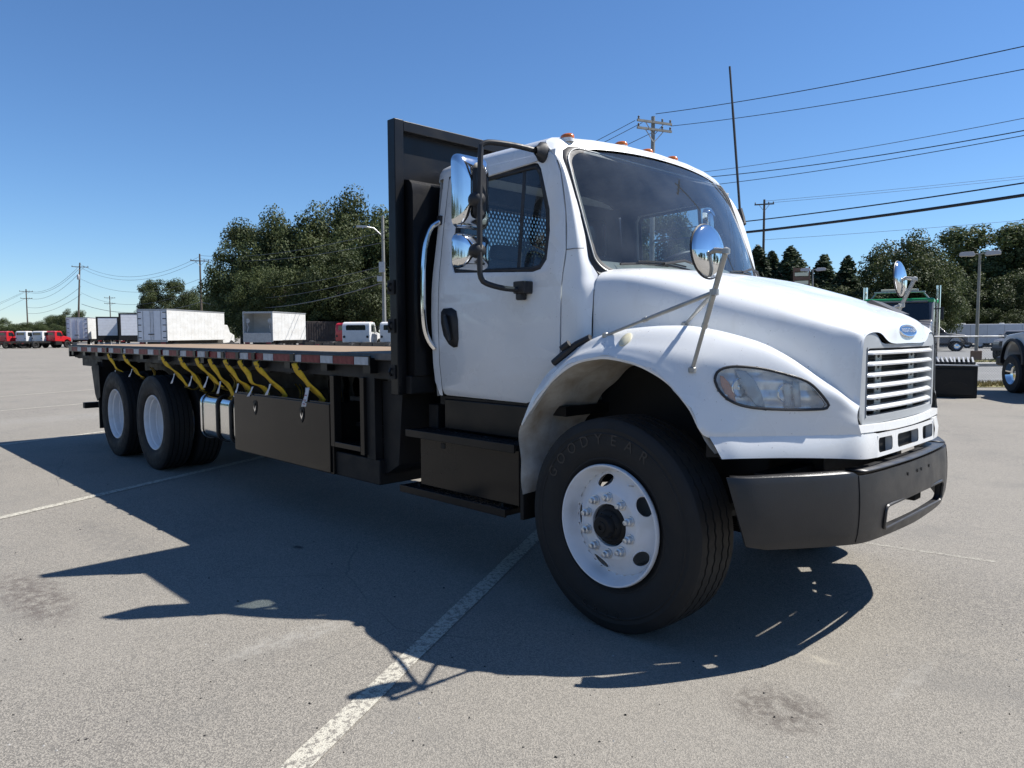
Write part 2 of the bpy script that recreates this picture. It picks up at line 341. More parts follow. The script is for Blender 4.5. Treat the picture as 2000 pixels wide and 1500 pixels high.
# ================================================================== GROUND
g = MB(); g.add([(-1500, -1500, 0), (1500, -1500, 0), (1500, 1500, 0), (-1500, 1500, 0)], [(0, 1, 2, 3)])
ground = tag(g.build('ground', 'asphalt', smooth=0), kind='structure')
def strip(name, a, b, wd, m, z=0.004, end=0.0):
    a = Vector((*a, 0)); b = Vector((*b, 0)); d = (b-a).normalized(); nn = Vector((-d.y, d.x, 0))*wd/2
    s = MB(); k = 40; L = []; R = []
    for i in range(k+1):
        p = a.lerp(b, i/k); e1 = random.uniform(-1, 1)*0.004; e2 = random.uniform(-1, 1)*0.004
        L.append(p+nn+d*0+nn.normalized()*e1+Vector((0, 0, z))); R.append(p-nn+nn.normalized()*e2+Vector((0, 0, z)))
    s.grid([L, R]); return tag(s.build(name, m, smooth=0), kind='structure')
dl = Vector((-0.467, 0.884))
def lineat(p, back, fwd, wd=0.10, m='line'):
    p = Vector(p); strip('parking_line', p-dl*back, p+dl*fwd, wd, m)
lineat((-0.033, -2.859), 3.0, 9.0)
strip('parking_line', (-4.954+.03, -2.869-.06), (-8.4, 4.7), 0.10, 'line')
strip('parking_line', (-9.64, -2.43), (-12.0, 3.9), 0.10, 'line')
strip('parking_line', (-15.1, -2.0), (-17.0, 4.6), 0.10, 'line')
strip('parking_line', (-19.2, -1.2), (-22.0, 6.0), 0.10, 'line')
strip('parking_line', (0.25, 1.33), (1.1, 1.49), 0.05, 'faint', z=.0012)
strip('parking_line', (-25, -1), (-27.5, 7), 0.10, 'faint')
strip('parking_line', (-33, 1), (-36, 9), 0.10, 'faint')
# grit and small stones
s = MB()
for i in range(230):
    px, py = random.uniform(-100, 2100), 700+780*random.random()**0.6
    if py < 760: continue
    p = hit(px, py, 2, 0.0); r = random.choice((0.003, 0.004, 0.005, 0.005, 0.007))
    q = [Vector((random.gauss(0, 1), random.gauss(0, 1), random.gauss(0, .7))).normalized()*r*random.uniform(.7, 1.3) for _ in range(5)]
    top = Vector((0, 0, r*1.1)); n = 5; ring = [Vector((cos(2*pi*k/n)*r*random.uniform(.6, 1.4), sin(2*pi*k/n)*r*random.uniform(.6, 1.4), 0)) for k in range(n)]
    s.add([p+v for v in ring]+[p+top*random.uniform(.5, 1)+Vector((random.uniform(-r, r)*.3, 0, 0))], [(k, (k+1) % n, n) for k in range(n)], 0 if random.random() < .7 else 1)
tag(s.build('loose_grit', ['matblack', 'concrete'], smooth=0), 'scattered grit and small stones on the asphalt', 'grit', kind='stuff')
# ================================================================== THE TRUCK
T = thing('flatbed_truck', 'white three axle flatbed truck with black headboard and steel bumper', 'truck')
# ---- hood and fenders: control curves from cowl to nose, right side
R = [
 [(-.30, 0, 1.862), (-.1, 0, 1.853), (.13, 0, 1.82), (.4, 0, 1.745), (.6, 0, 1.685), (.78, 0, 1.628), (.90, 0, 1.580), (.966, 0, 1.535), (.985, 0, 1.436)],
 [(-.30, -.28, 1.860), (-.1, -.28, 1.850), (.13, -.27, 1.817), (.4, -.26, 1.742), (.6, -.255, 1.682), (.78, -.25, 1.624), (.90, -.25, 1.574), (.964, -.25, 1.527), (.984, -.25, 1.440)],
 [(-.295, -.62, 1.856), (-.1, -.61, 1.844), (.13, -.585, 1.806), (.4, -.54, 1.73), (.6, -.50, 1.667), (.78, -.455, 1.602), (.89, -.42, 1.55), (.952, -.385, 1.512), (.972, -.37, 1.488)],
 [(-.285, -.85, 1.828), (-.1, -.83, 1.812), (.13, -.785, 1.768), (.4, -.715, 1.688), (.6, -.655, 1.625), (.78, -.585, 1.562), (.88, -.54, 1.522), (.937, -.51, 1.495), (.957, -.49, 1.476)],
 [(-.275, -.945, 1.74), (-.1, -.915, 1.725), (.13, -.87, 1.685), (.4, -.795, 1.61), (.6, -.725, 1.553), (.78, -.645, 1.497), (.88, -.585, 1.455), (.935, -.548, 1.43), (.957, -.53, 1.405)],
 [(-.27, -.970, 1.475), (-.1, -.935, 1.478), (.13, -.885, 1.490), (.4, -.815, 1.465), (.6, -.745, 1.405), (.75, -.68, 1.325), (.85, -.625, 1.255), (.92, -.58, 1.19), (.957, -.55, 1.155)],
 [(-.335, -1.075, 1.385), (-.20, -1.09, 1.45), (-.092, -1.085, 1.488), (.039, -1.065, 1.513), (.221, -1.025, 1.526), (.386, -.975, 1.515), (.608, -.90, 1.455), (.714, -.84, 1.397), (.795, -.78, 1.328), (.857, -.72, 1.259), (.916, -.65, 1.20), (.958, -.575, 1.128)],
 [(-.42, -1.155, 1.285), (-.3, -1.16, 1.35), (-.18, -1.165, 1.405), (0, -1.165, 1.438), (.2, -1.145, 1.437), (.4, -1.10, 1.405), (.575, -1.025, 1.355), (.69, -.935, 1.305), (.77, -.855, 1.25), (.84, -.765, 1.195), (.91, -.665, 1.14), (.96, -.58, 1.095)],
 [(-.50, -1.192, 1.155), (-.40, -1.198, 1.235), (-.29, -1.203, 1.325), (-.18, -1.205, 1.372), (0, -1.20, 1.402), (.2, -1.187, 1.383), (.36, -1.165, 1.318), (.48, -1.120, 1.235), (.61, -1.035, 1.175), (.72, -.925, 1.138), (.81, -.80, 1.105), (.90, -.675, 1.08), (.966, -.575, 1.062)],
 [(-.575, -1.205, 1.00), (-.515, -1.206, 1.075), (-.44, -1.208, 1.160), (-.355, -1.21, 1.243), (-.27, -1.213, 1.304), (-.18, -1.215, 1.348), (-.08, -1.216, 1.37), (.022, -1.215, 1.377), (.165, -1.21, 1.355), (.26, -1.20, 1.32), (.344, -1.19, 1.271), (.41, -1.18, 1.205), (.453, -1.172, 1.151), (.51, -1.145, 1.045), (.60, -1.075, 1.037), (.71, -.94, 1.035), (.81, -.80, 1.032), (.90, -.665, 1.03), (.97, -.56, 1.03)],
]
NC = 110
RC = [cr(r, NC) for r in R]
def loft(rows, sub, pre=None):
    o = []; k = len(rows)
    for i in range(k-1):
        for j in range(sub):
            t = j/sub; row = []
            for c in range(len(rows[0])):
                p1, p2 = rows[i][c], rows[i+1][c]
                p0 = rows[i-1][c] if i else (pre[c] if pre else p1*2-p2); p3 = rows[i+2][c] if i+2 < k else p2*2-p1
                row.append(0.5*((2*p1)+(p2-p0)*t+(2*p0-5*p1+4*p2-p3)*t*t+(3*p1-p0-3*p2+p3)*t**3))
            o.append(row)
    o.append(list(rows[-1])); return o
pre = [Vector((p.x, -p.y, p.z)) for p in RC[1]]
hood_rows = loft(RC[:6], 7, pre); fend_rows = loft(RC[5:], 7)
lip = [p+Vector((0, 0.035, -0.004)) for p in RC[-1]]; lip2 = [p+Vector((0, 0.004, -0.012)) for p in RC[-1]]
fend_rows += [lip2, lip]
HL = [(1396, 742), (1399, 730), (1410, 721), (1430, 716.5), (1455, 717), (1490, 721), (1525, 729), (1560, 739), (1580, 748), (1597, 763), (1612, 781), (1618, 791), (1614, 797), (1600, 799), (1560, 800), (1510, 799), (1470, 796), (1440, 789), (1418, 777), (1403, 760)]
def inside(p, poly):
    c = False; x, y = p; j = len(poly)-1
    for i in range(len(poly)):
        (x1, y1), (x2, y2) = poly[i], poly[j]
        if (y1 > y) != (y2 > y) and x < (x2-x1)*(y-y1)/(y2-y1)+x1: c = not c
        j = i
    return c
full = MB(); full.grid(hood_rows); full.grid(fend_rows)
from mathutils.bvhtree import BVHTree
BV = BVHTree.FromPolygons(full.v, full.f)
def onhood(px, py, off=0.0):
    d = ray(px, py).normalized(); h = BV.ray_cast(CAM, d)
    if h[0] is None: h = BV.find_nearest(hit(px, py, 1, -1.05))
    nrm = h[1]; nrm = nrm if nrm.dot(d) < 0 else -nrm
    return h[0]+nrm*off
hood = MB(); keep = []
for f in full.f:
    c = sum((Vector(full.v[i]) for i in f), Vector())/len(f)
    if c.x > .3 and inside(pix(c), HL): continue
    keep.append(f)
full.f = keep; full.mi = [0]*len(keep)
fm = full.mirror(); hood.add(full.v, full.f); hood.add(fm.v, fm.f)
# strip of hood below the grille
a = cr([(.966, -.575, 1.062), (.983, -.3, 1.056), (.99, 0, 1.054), (.983, .3, 1.056), (.966, .575, 1.062)], 41)
b = cr([(.97, -.56, 1.03), (.988, -.3, 1.022), (.995, 0, 1.018), (.988, .3, 1.022), (.97, .56, 1.03)], 41)
hood.grid([[p+Vector((-.035, 0, .004)) for p in a], a, b, [p+Vector((-.03, 0, -.006)) for p in b]])
HOOD = hood.build('hood', 'white', T, smooth=40, weld=0.0008)
# small air scoop on the hood top
s = MB(); s.add([(.70, .20, 1.655), (.70, .40, 1.648), (.86, .40, 1.588), (.86, .20, 1.595), (.72, .22, 1.668), (.72, .38, 1.66)], [(0, 1, 5, 4), (4, 5, 2, 3), (0, 4, 3), (1, 2, 5)])
s.build('air_scoop', 'plastic', HOOD, smooth=0)
# valance below the seam
top = cr([(.530, -1.132, 1.030), (.60, -1.075, 1.030), (.71, -.94, 1.029), (.81, -.80, 1.027), (.90, -.665, 1.025), (.968, -.555, 1.022), (.99, -.42, 1.018)], 40)
bot = cr([(.590, -1.125, .935), (.65, -1.06, .937), (.745, -.93, .935), (.84, -.79, .929), (.915, -.665, .92), (.978, -.55, .91), (.995, -.42, .905)], 40)
mid = [p.lerp(q, .5)+Vector((.006, -.006, 0)) for p, q in zip(top, bot)]
v = MB(); rows = [[p+Vector((-.022, .022, .035)) for p in top], [p+Vector((-.02, .02, .0)) for p in top], top, mid, bot, [p+Vector((-.03, .03, -.004)) for p in bot]]
v.grid(rows); mv = v.mirror(); v2 = MB(); v2.add(v.v, v.f); v2.add(mv.v, mv.f)
def vmap(y, z): return Vector((.99+.005*(1-(y/.42)**2)+.005*(1.018-z)/.11, y, z-(1-(y/.42)**2)*.006*(z-.905)/.113))
v2.panel([(-.42, .905), (.42, .905), (.42, 1.018), (-.42, 1.018)], [rrect(-.40, .925, -.225, .995, .018), rrect(-.155, .925, .155, .995, .018), rrect(.225, .925, .40, .995, .018)], vmap, frange(-.4, .4, 17), frange(.92, 1.0, 5))
VAL = v2.build('front_valance', 'white', T, smooth=40, weld=0.001)
s = MB(); s.panel([(-.42, .91), (.42, .91), (.42, 1.01), (-.42, 1.01)], [], lambda y, z: vmap(y, z)-Vector((.035, 0, 0)), frange(-.4, .4, 9)); s.build('valance_mesh', 'matblack', VAL, smooth=0)
for y0, y1 in ((-.225, -.155), (.155, .225), (-.42, -.40), (.40, .42)):
    s = MB(); s.box((.955, y0+.004, .912), (.993, y1-.004, 1.006)); s.build('vent_wall', 'white', VAL, smooth=0)
for yb, z0, z1, x0, x1 in ((.50, 1.405, 1.425, .80, .945), (.52, 1.015, 1.095, .80, .945)):
    s = MB(); s.box((x0, -yb, z0), (x1, yb, z1)); s.build('core_light_block', 'matblack', T, smooth=0)  # unseen bars added to stop sun leaking through the grille gaps
for k_ in (1, -1):
    s = MB(); us = [p+Vector((-.035, .035, 0)) for p in top]; s.grid([[Vector((p.x, p.y*k_, .93)) for p in us], [Vector((p.x, p.y*k_, 1.03)) for p in us], [Vector((p.x-.05, p.y*k_+.05*k_, 1.10)) for p in us]]); s.build('corner_light_block', 'matblack', T)  # screens added behind the valance corners to keep sunlight out of the seam
s = MB()
for k_ in (1, -1): s.grid([[Vector((p.x-.012, (p.y*.985+.01)*k_, p.z-.022)) for p in r_[::3]] for r_ in hood_rows[::3]])
s.build('hood_light_block', 'matblack', HOOD)  # dark inner shell added to stop light slipping through hood gaps
s = MB(); s.box((.30, -.50, 1.06), (.86, .50, 1.40)); s.build('nose_light_block', 'matblack', T, smooth=0)  # unseen dark box added inside the nose as a light block
# ---- grille
GR = thing('grille', None, None); GR.parent = T
OUT = [(-.52, 1.10), (-.49, 1.066), (.49, 1.066), (.52, 1.10), (.527, 1.40), (.52, 1.445), (.49, 1.474), (.43, 1.482), (.385, 1.478), (.355, 1.462), (.32, 1.437), (.28, 1.43), (-.28, 1.43), (-.32, 1.437), (-.355, 1.462), (-.385, 1.478), (-.43, 1.482), (-.49, 1.474), (-.52, 1.445), (-.527, 1.40)]
INN = rrect(-.475, 1.098, .475, 1.415, .03)
def gx(y, z): return .978-.028*(abs(y)/.53)**2
OUT = [(y*1.022, 1.265+(z-1.265)*1.03) for y, z in OUT]; s = MB(); gm = lambda y, z: Vector((gx(y, z), y, z)); s.panel(OUT, [INN], gm, frange(-.5, .5, 21), (1.12, 1.3, 1.41))
gf = s.build('grille_frame', 'silver', GR, smooth=30, solid=0.03); 
q = gf.modifiers.new('edge', 'BEVEL'); q.width = .006; q.segments = 2; q.limit_method = 'ANGLE'
o = Vector((0, 0, 0)); s = MB(); lp = [Vector((gx(y, z)-.008, y, z)) for y, z in OUT]; s.tube(lp+[lp[0]], .0035, 6); s.build('grille_seal', 'bumper', GR)
s = MB(); s.panel([(-.53, 1.02), (.53, 1.02), (.53, 1.43), (-.53, 1.43)], [], lambda y, z: Vector((.88-.03*(y/.5)**2, y, z)), frange(-.5, .5, 9)); s.build('radiator', 'matblack', GR, smooth=0)
s = MB()
for k in range(24): s.box((.882, -.47, 1.10+k*.013), (.887, .47, 1.103+k*.013))
s.build('radiator_fins', 'plastic', GR, smooth=0)
for sg in (-1, 1):
    s = MB(); s.panel([(0, 1.09), (.09, 1.09), (.09, 1.42), (0, 1.42)], [], lambda u, z: Vector((.96-u, sg*(.476-u*.15), z))); s.build('grille_wall', 'silver', GR, smooth=0)
    s = MB(); hl = [ell(sg*.24, 1.115+.0522*k, .017, .011, 14) for k in range(7)]
    s.panel([(sg*.24-.042, 1.095), (sg*.24+.042, 1.095), (sg*.24+.042, 1.418), (sg*.24-.042, 1.418)], hl, lambda y, z: Vector((.925, y, z))); s.build('grille_support', 'steel', GR, smooth=0, solid=.006)
for k in range(6):
    z = 1.134+.0522*k; s = MB(); rows = []
    for y in frange(-.468, .468, 31):
        x = gx(y, z)+.004; e = abs(y)/.468; dx = -.035*max(0, (e-.93)/.07)**1.5 if e > .93 else 0
        rows.append([Vector((x+dx, y, z+.004)), Vector((x+dx+.006, y, z-.002)), Vector((x+dx+.004, y, z-.010)), Vector((x-.045+dx*.3, y, z-.002)), Vector((x-.05+dx*.3, y, z+.009)), Vector((x-.01+dx, y, z+.010))])
    s.grid(rows, closed=True); s.fan(rows[0]); s.fan(rows[-1]); s.build('grille_slat', 'white', GR, smooth=50)
# ---- badge
BG = MB(); mp = lambda u, v: Vector((.978-.30*v, u, 1.497+v*.95))
ring = [mp(.115*cos(t), .028*sin(t)) for t in frange(0, 2*pi, 33)]
BG.tube(ring, .0055, 8); bd = BG.build('badge_ring', 'chrome', T)
s = MB(); s.panel([(.115*cos(t), .028*sin(t)) for t in frange(0, 2*pi, 33)[:-1]], [], lambda u, v: mp(u, v)+Vector((.002, 0, 0)), frange(-.12, .12, 9)); s.build('badge_plate', 'badge', bd)
s = textmesh('FREIGHTLINER', .031); t2 = MB(); t2.add([mp(x, y*.9)+Vector((.006, 0, .002)) for x, y, z in s.v], s.f); t2.build('badge_lettering', 'tapewhite', bd, smooth=0)
# ---- headlights
def headlight(mirror):
    fin = (lambda b: b.mirror()) if mirror else (lambda b: b)
    H = thing('headlight', None, None); H.parent = T
    uc = frange(1395, 1618, 24); vc = frange(716, 800, 10)
    INW = Vector((-.62, .62, -.05)).normalized()
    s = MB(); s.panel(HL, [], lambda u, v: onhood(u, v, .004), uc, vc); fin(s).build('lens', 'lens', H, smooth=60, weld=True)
    lp = [onhood(u, v, .003) for u, v in HL]; lp = cr(lp+[lp[0]], 70)
    s = MB(); s.tube(lp, .0065, 6, cap=False); fin(s).build('lens_seal', 'plastic', H)
    s = MB(); s.panel(HL, [], lambda u, v: onhood(u, v)+INW*(.036+.008*sin(u*.13)+.005*sin(v*.2)), uc, vc)
    s.grid([lp, [p+INW*.036 for p in lp]]); fin(s).build('reflector', 'lampdark', H, smooth=60)
    am = [(1407, 733), (1414, 735), (1424, 746), (1434, 764), (1440, 789), (1431, 786), (1418, 771), (1409, 752)]
    s = MB(); s.panel(am, [], lambda u, v: onhood(u, v)+INW*.010, frange(1405, 1440, 6), vc); fin(s).build('turn_signal', 'amber2', H, smooth=60, solid=.01)
    dv = [(1437, 722), (1459, 724), (1478, 745), (1490, 770), (1497, 797), (1484, 796), (1464, 775), (1449, 748)]
    s = MB(); s.panel(dv, [], lambda u, v: onhood(u, v)+INW*.014, frange(1440, 1495, 8), vc); fin(s).build('lamp_divider', 'silver', H, smooth=60, solid=.01)
    for (cu, cvv, ru, rv, dd) in ((1450, 757, 15, 25, .06), (1540, 768, 26, 26, .07)):
        c0 = onhood(cu, cvv)+INW*.022; s = MB(); prof = []
        ax = Vector((.85, -.52, 0)).normalized(); e1 = Vector((0, 0, 1)); e2 = ax.cross(e1)
        rows = [[c0+ax*t+(e1*cos(a)+e2*sin(a))*r for a in frange(0, 2*pi, 25)] for r, t in ((.046, .0), (.042, .004), (.038, -.008), (.025, -.02), (.012, -.022), (.010, -.012), (.001, -.010))]
        s.grid(rows); fin(s).build('lamp_bowl', 'chrome', H, smooth=50)
    for u in (1533, 1552):
        s = MB(); s.panel([(u, 742), (u+13, 745), (u+17, 796), (u+4, 796)], [], lambda a, b_: onhood(a, b_)+INW*.022, (), vc); fin(s).build('lamp_rib', 'silver', H, smooth=60, solid=.006)
headlight(False); headlight(True)
# ---- fender liners
for sg in (1, -1):
    s = MB(); rows = []
    arch = [p for p in RC[-1] if p.x < .5] ; arch = [Vector((-.60, -1.17, .60)), Vector((-.605, -1.185, .80)), Vector((-.60, -1.195, .93))]+arch[::4]+[Vector((.54, -1.1, .95))]
    arch = cr(arch, 50)
    for k, (dy, sc) in enumerate(((0.0, 1.0), (.03, 1.0), (.12, 1.015), (.22, .985), (.30, 1.01), (.42, .97), (.52, .96))):
        row = []
        for i, p in enumerate(arch):
            c = Vector((0, p.y, .6)); q = c+(p-c)*(sc*(1+.012*sin(i*.9+k)))
            row.append(Vector((q.x, (p.y+dy)*sg, q.z)))
        rows.append(row)
    s.grid(rows); s.build('fender_liner', 'liner', T, smooth=60)
    s = MB(); s.panel([(-.62, .58), (.15, .72), (.55, .8), (.55, 1.1), (.3, 1.34), (-.3, 1.34), (-.6, 1.05)], [], lambda x, z: Vector((x, -.60*sg, z))); s.build('splash_guard', 'matblack', T, smooth=0)
# ---- bumper: plan curve times height with an opening
bp = cr([(.655, -1.20, 0), (.74, -1.13, 0), (.86, -.93, 0), (.955, -.74, 0), (1.005, -.60, 0), (1.03, -.40, 0), (1.045, 0, 0), (1.03, .40, 0), (1.005, .60, 0), (.955, .74, 0), (.86, .93, 0), (.74, 1.13, 0), (.655, 1.20, 0)], 400)
bl = [0.0]
for p, q in zip(bp, bp[1:]): bl.append(bl[-1]+(q-p).length)
BLEN = bl[-1]
def bplan(sx):
    t = min(max(sx/BLEN, 0), 1)*399; i = min(398, int(t)); return bp[i].lerp(bp[i+1], t-i)
def bnorm(sx):
    d = bplan(sx+.01)-bplan(sx-.01); return Vector((-d.y, d.x, 0)).normalized()*-1
mid_s = BLEN/2
def bmap(u, z):
    p = bplan(u); nn = bnorm(u); e = (z-.55)/.31
    return Vector((p.x, p.y, z))+nn*(.012*(1-(2*e-1)**2)-.035*max(0, .12-e)-.0)
bo = [(0, .865), (.07, .535)]
btm = [(.085, .575), (.18, .556), (.36, .548), (.55, .540), (.72, .532), (mid_s, .525)]
tpl = [(0.0, .872), (.3, .868), (.64, .862), (.66, .848), (.70, .848), (mid_s, .850)]
outl = [(u, z) for u, z in btm]+[(BLEN-u, z) for u, z in btm[-2::-1]]+[(BLEN-u, z) for u, z in tpl]+[(u, z) for u, z in tpl[-2::-1]]
hole = rrect(mid_s-.43, .572, mid_s+.43, .683, .03)
s = MB(); s.panel(outl, [hole], bmap, frange(.05, BLEN-.05, 60), frange(.58, .84, 5))
BUM = s.build('bumper', 'bumper', T, smooth=45, solid=.03)
q = BUM.modifiers.new('edge', 'BEVEL'); q.width = .009; q.segments = 3; q.limit_method = 'ANGLE'; q.angle_limit = radians(50)
s = MB()
for u0, u1 in ((.02, .64), (.70, BLEN-.70), (BLEN-.64, BLEN-.02)):
    us = frange(u0, u1, 24); o1 = [bmap(u, .858)-bnorm(u)*.005+Vector((0, 0, .006)) for u in us]; o2 = [p-bnorm(u)*.09 for p, u in zip(o1, us)]; o3 = [p+Vector((0, 0, -.06)) for p in o2]
    s.grid([o1, o2, o3])
s.build('bumper_top', 'bumper', BUM, smooth=30, solid=.006)
for u in (.66, BLEN-.66):
    s = MB(); s.tube([bmap(u, z)+bnorm(u)*.001 for z in frange(.545, .85, 8)], .002, 6); s.build('bumper_joint', 'matblack', BUM)
for yy in (-.16, -.03, .03, .16):
    s = MB(); p = bmap(mid_s+yy, .80); s.lathe([(.009, 0), (.009, .002), (.001, .003)], 10, (0, 0, 0), ax=0); s = s.moved(Matrix.Translation(p+Vector((.001, 0, 0)))); s.build('bolt_hole', 'matblack', BUM)
s = MB(); hp = [bmap(u, z)+bnorm(u)*.004 for u, z in hole]; s.tube(hp+[hp[0]], .008, 6, cap=False); s.build('opening_trim', 'bumper', BUM)
for y0 in (-.46, .36):
    s = MB(); s.box((.55, y0, .56), (.93, y0+.10, .80)); s.build('tow_bracket', 'matblack', BUM, bevel=.006)
s = MB(); s.box((.60, -.85, .62), (.70, .85, .84)); s.build('bumper_beam', 'matblack', BUM, bevel=.005)
# ---- cab shell
YT = [(1.0, .985), (1.09, 1.0), (1.3, 1.025), (1.6, 1.032), (1.85, 1.022), (2.1, .992), (2.3, .968), (2.5, .945), (2.6, .93)]
def YZ(z):
    for (a, p), (b, q) in zip(YT, YT[1:]):
        if z <= b: return p+(q-p)*max(0, (z-a)/(b-a))
    return YT[-1][1]
ZC = frange(1.15, 2.5, 19)
def side(b, sg, outline, holes, off=0.0, m=0, uc=()):
    return b.panel(outline, holes, lambda x, z: Vector((x, sg*(-YZ(z)-off), z)), uc, ZC, m)
DOOR = [(-1.495, 1.135), (-1.48, 1.105), (-1.45, 1.094), (-.735, 1.088), (-.70, 1.098), (-.462, 1.335), (-.452, 1.37), (-.445, 1.744), (-.425, 1.943), (-.45, 2.149), (-.51, 2.376), (-.56, 2.475), (-.60, 2.505), (-1.44, 2.515), (-1.475, 2.48), (-1.49, 2.2), (-1.498, 1.7)]
WIN = [(-1.34, 2.43), (-1.37, 2.39), (-1.385, 1.94), (-1.35, 1.875), (-.66, 1.838), (-.60, 1.85), (-.56, 1.90), (-.553, 2.058), (-.568, 2.179), (-.66, 2.42), (-.685, 2.452), (-.72, 2.462)]
def inset(poly, d):
    c = Vector((sum(p[0] for p in poly)/len(poly), sum(p[1] for p in poly)/len(poly))); o = []
    for p in poly:
        v = Vector(p[:2])-c; o.append(tuple(c+v*(1-d/v.length)))
    return o
def wmap(u, v, off=0.0):
    au = abs(u); T_ = Vector((-.47-.09*au**2.4, .866*u, 2.562-.047*u*u)); B_ = Vector((-.12-.185*au**2.4, .893*u, 1.795+.035*u*u))
    p = B_.lerp(T_, v); k = 4*v*(1-v)*.022
    nrm = Vector((.93, .25*u*au, .32)).normalized(); return p+nrm*(k+off)
def wloop(mu, mv_, r=.12, k=7):
    """rounded windshield outline in (u, v), grown by mu and mv_"""
    o = []; a, b, c, d = -1-mu, 0-mv_, 1+mu, 1+mv_
    for cx, cy, s_ in ((c-r, d-r*1.1, 0), (a+r, d-r*1.1, 1), (a+r, b+r*1.2, 2), (c-r, b+r*1.2, 3)):
        ry = r*1.1 if s_ < 2 else r*1.2
        for i in range(k+1):
            t = (s_+i/k)*pi/2; o.append((cx+r*cos(t), cy+ry*sin(t)))
    return o
SECT = [(-.945, 2.505), (-.937, 2.548), (-.912, 2.583), (-.865, 2.607), (-.78, 2.624), (-.6, 2.640), (-.35, 2.651), (0, 2.656)]
SECT = SECT+[(-y, z) for y, z in SECT[-2::-1]]
# forehead between roof and windshield
top_row = [Vector((-.66, y, z)) for y, z in SECT]
wrow = []; 
for y, z in SECT:
    sgn = -1 if y < 0 else 1; ay = abs(y)
    if ay > .94: uv = (1.03, .90)
    elif ay > .93: uv = (1.03, .955)
    elif ay > .9: uv = (1.015, 1.005)
    elif ay > .86: uv = (.975, 1.035)
    elif ay > .7: uv = (.90, 1.045)
    else: uv = (ay/.866, 1.045)
    wrow.append(wmap(sgn*uv[0], uv[1]))
WG = [0.25, .3, .4, .6, .8, .95, 1, 1]; WG = WG+WG[-2::-1]
mid_row = [p.lerp(q, .55)+Vector((.02, 0, .018))*k_+Vector((0, (.010 if p.y > 0 else -.010)*(1-k_), 0)) for p, q, k_ in zip(top_row, wrow, WG)]
cab = MB()
for sg in (1, -1):
    # strip behind the door, sill below it
    side(cab, sg, [(-1.502, 1.10), (-1.505, 1.7), (-1.497, 2.2), (-1.48, 2.50), (-1.44, 2.523), (-.60, 2.513), (-.56, 2.48), (-.56, 2.515), (-1.50, 2.535), (-1.535, 2.50), (-1.575, 1.75), (-1.565, 1.18), (-1.53, 1.092), (-1.50, 1.09)], [], 0.0)
    ix = 2 if sg == 1 else len(SECT)-3; e_ = -1 if sg == 1 else 1
    A = [(-.455, 1.335), (-.445, 1.40), (-.438, 1.744), (-.418, 1.943), (-.443, 2.149), (-.503, 2.376), (-.553, 2.475)]
    A = cr([Vector((x, -YZ(z)*sg, z)) for x, z in A]+[Vector((-.60, -.944*sg, 2.518)), Vector((-.637, -.935*sg, 2.552)), top_row[ix]], 48)
    Bv = [Vector((-.266, -.985*sg, 1.385)), Vector((-.270, -.978*sg, 1.55)), Vector((-.277, -.955*sg, 1.72)), Vector((-.30, -.925*sg, 1.80))]+[wmap(-1.03*sg, v_, .0) for v_ in (.1, .3, .5, .7, .9, .955)]+[wrow[ix]]
    Bv = cr(Bv, 48); md = []
    for q_, (p, q) in enumerate(zip(A, Bv)):
        f_ = max(0, (q_-36)/11); md.append((p.lerp(q, .55)+Vector((.018, -.022*sg, 0))).lerp(mid_row[ix]+(p.lerp(q, .55)-A[-1].lerp(Bv[-1], .55)), f_))
    cab.grid(loft([A, md, Bv], 6))
    cab.fan([top_row[0 if sg == 1 else -1], A[40], A[42], A[44], A[46], top_row[ix], top_row[1 if sg == 1 else -2]])
    # corner patch between pillar, windshield frame and hood
    cp = [Vector((-.277, -.955*sg, 1.72)), Vector((-.292, -.938*sg, 1.77)), Vector((-.30, -.925*sg, 1.80))]+[wmap(-u*sg, v, -.002) for u, v in ((1.045, .10), (1.04, .04), (1.01, -.02), (.96, -.05), (.90, -.056))]+[Vector((-.272, -.82*sg, 1.822)), Vector((-.268, -.88*sg, 1.805)), Vector((-.264, -.935*sg, 1.745))]
    cc = sum(cp, Vector())/len(cp)+Vector((.004, -.004*sg, 0))
    cab.add(cp+[cc], [(q_, (q_+1) % len(cp), len(cp)) for q_ in range(len(cp))])
    # flange closing the fender to door gap
back_rows = [[Vector((x, y*(1-k), z-dz)) for y, z in SECT] for x, k, dz in ((-1.60, .03, .09), (-1.585, .01, .035), (-1.55, .0, .01), (-1.2, 0, 0), (-.9, 0, 0))]
cab.grid(loft(back_rows+[top_row], 4)); cab.grid(loft([r_[2:-2] for r_ in (top_row, mid_row, wrow)], 6))
# rear wall
cab.panel([(-.97, 1.08), (.97, 1.08), (1.02, 1.6), (.93, 2.5), (.85, 2.57), (-.85, 2.57), (-.93, 2.5), (-1.02, 1.6)], [rrect(-.78, 1.95, .78, 2.42, .08)], lambda y, z: Vector((-1.585-.012*(z < 1.3), y, z)))
CAB = cab.build('cab_shell', 'white', T, smooth=40)
s = MB(); s.box((-1.55, -.98, 1.03), (-.45, .98, 1.085)); s.build('cab_floor', 'matblack', T, smooth=0)
s = MB(); s.panel(rrect(-.78, 1.95, .78, 2.42, .08), [], lambda y, z: Vector((-1.583, y, z))); s.build('rear_window', 'sideglass', T, smooth=0)
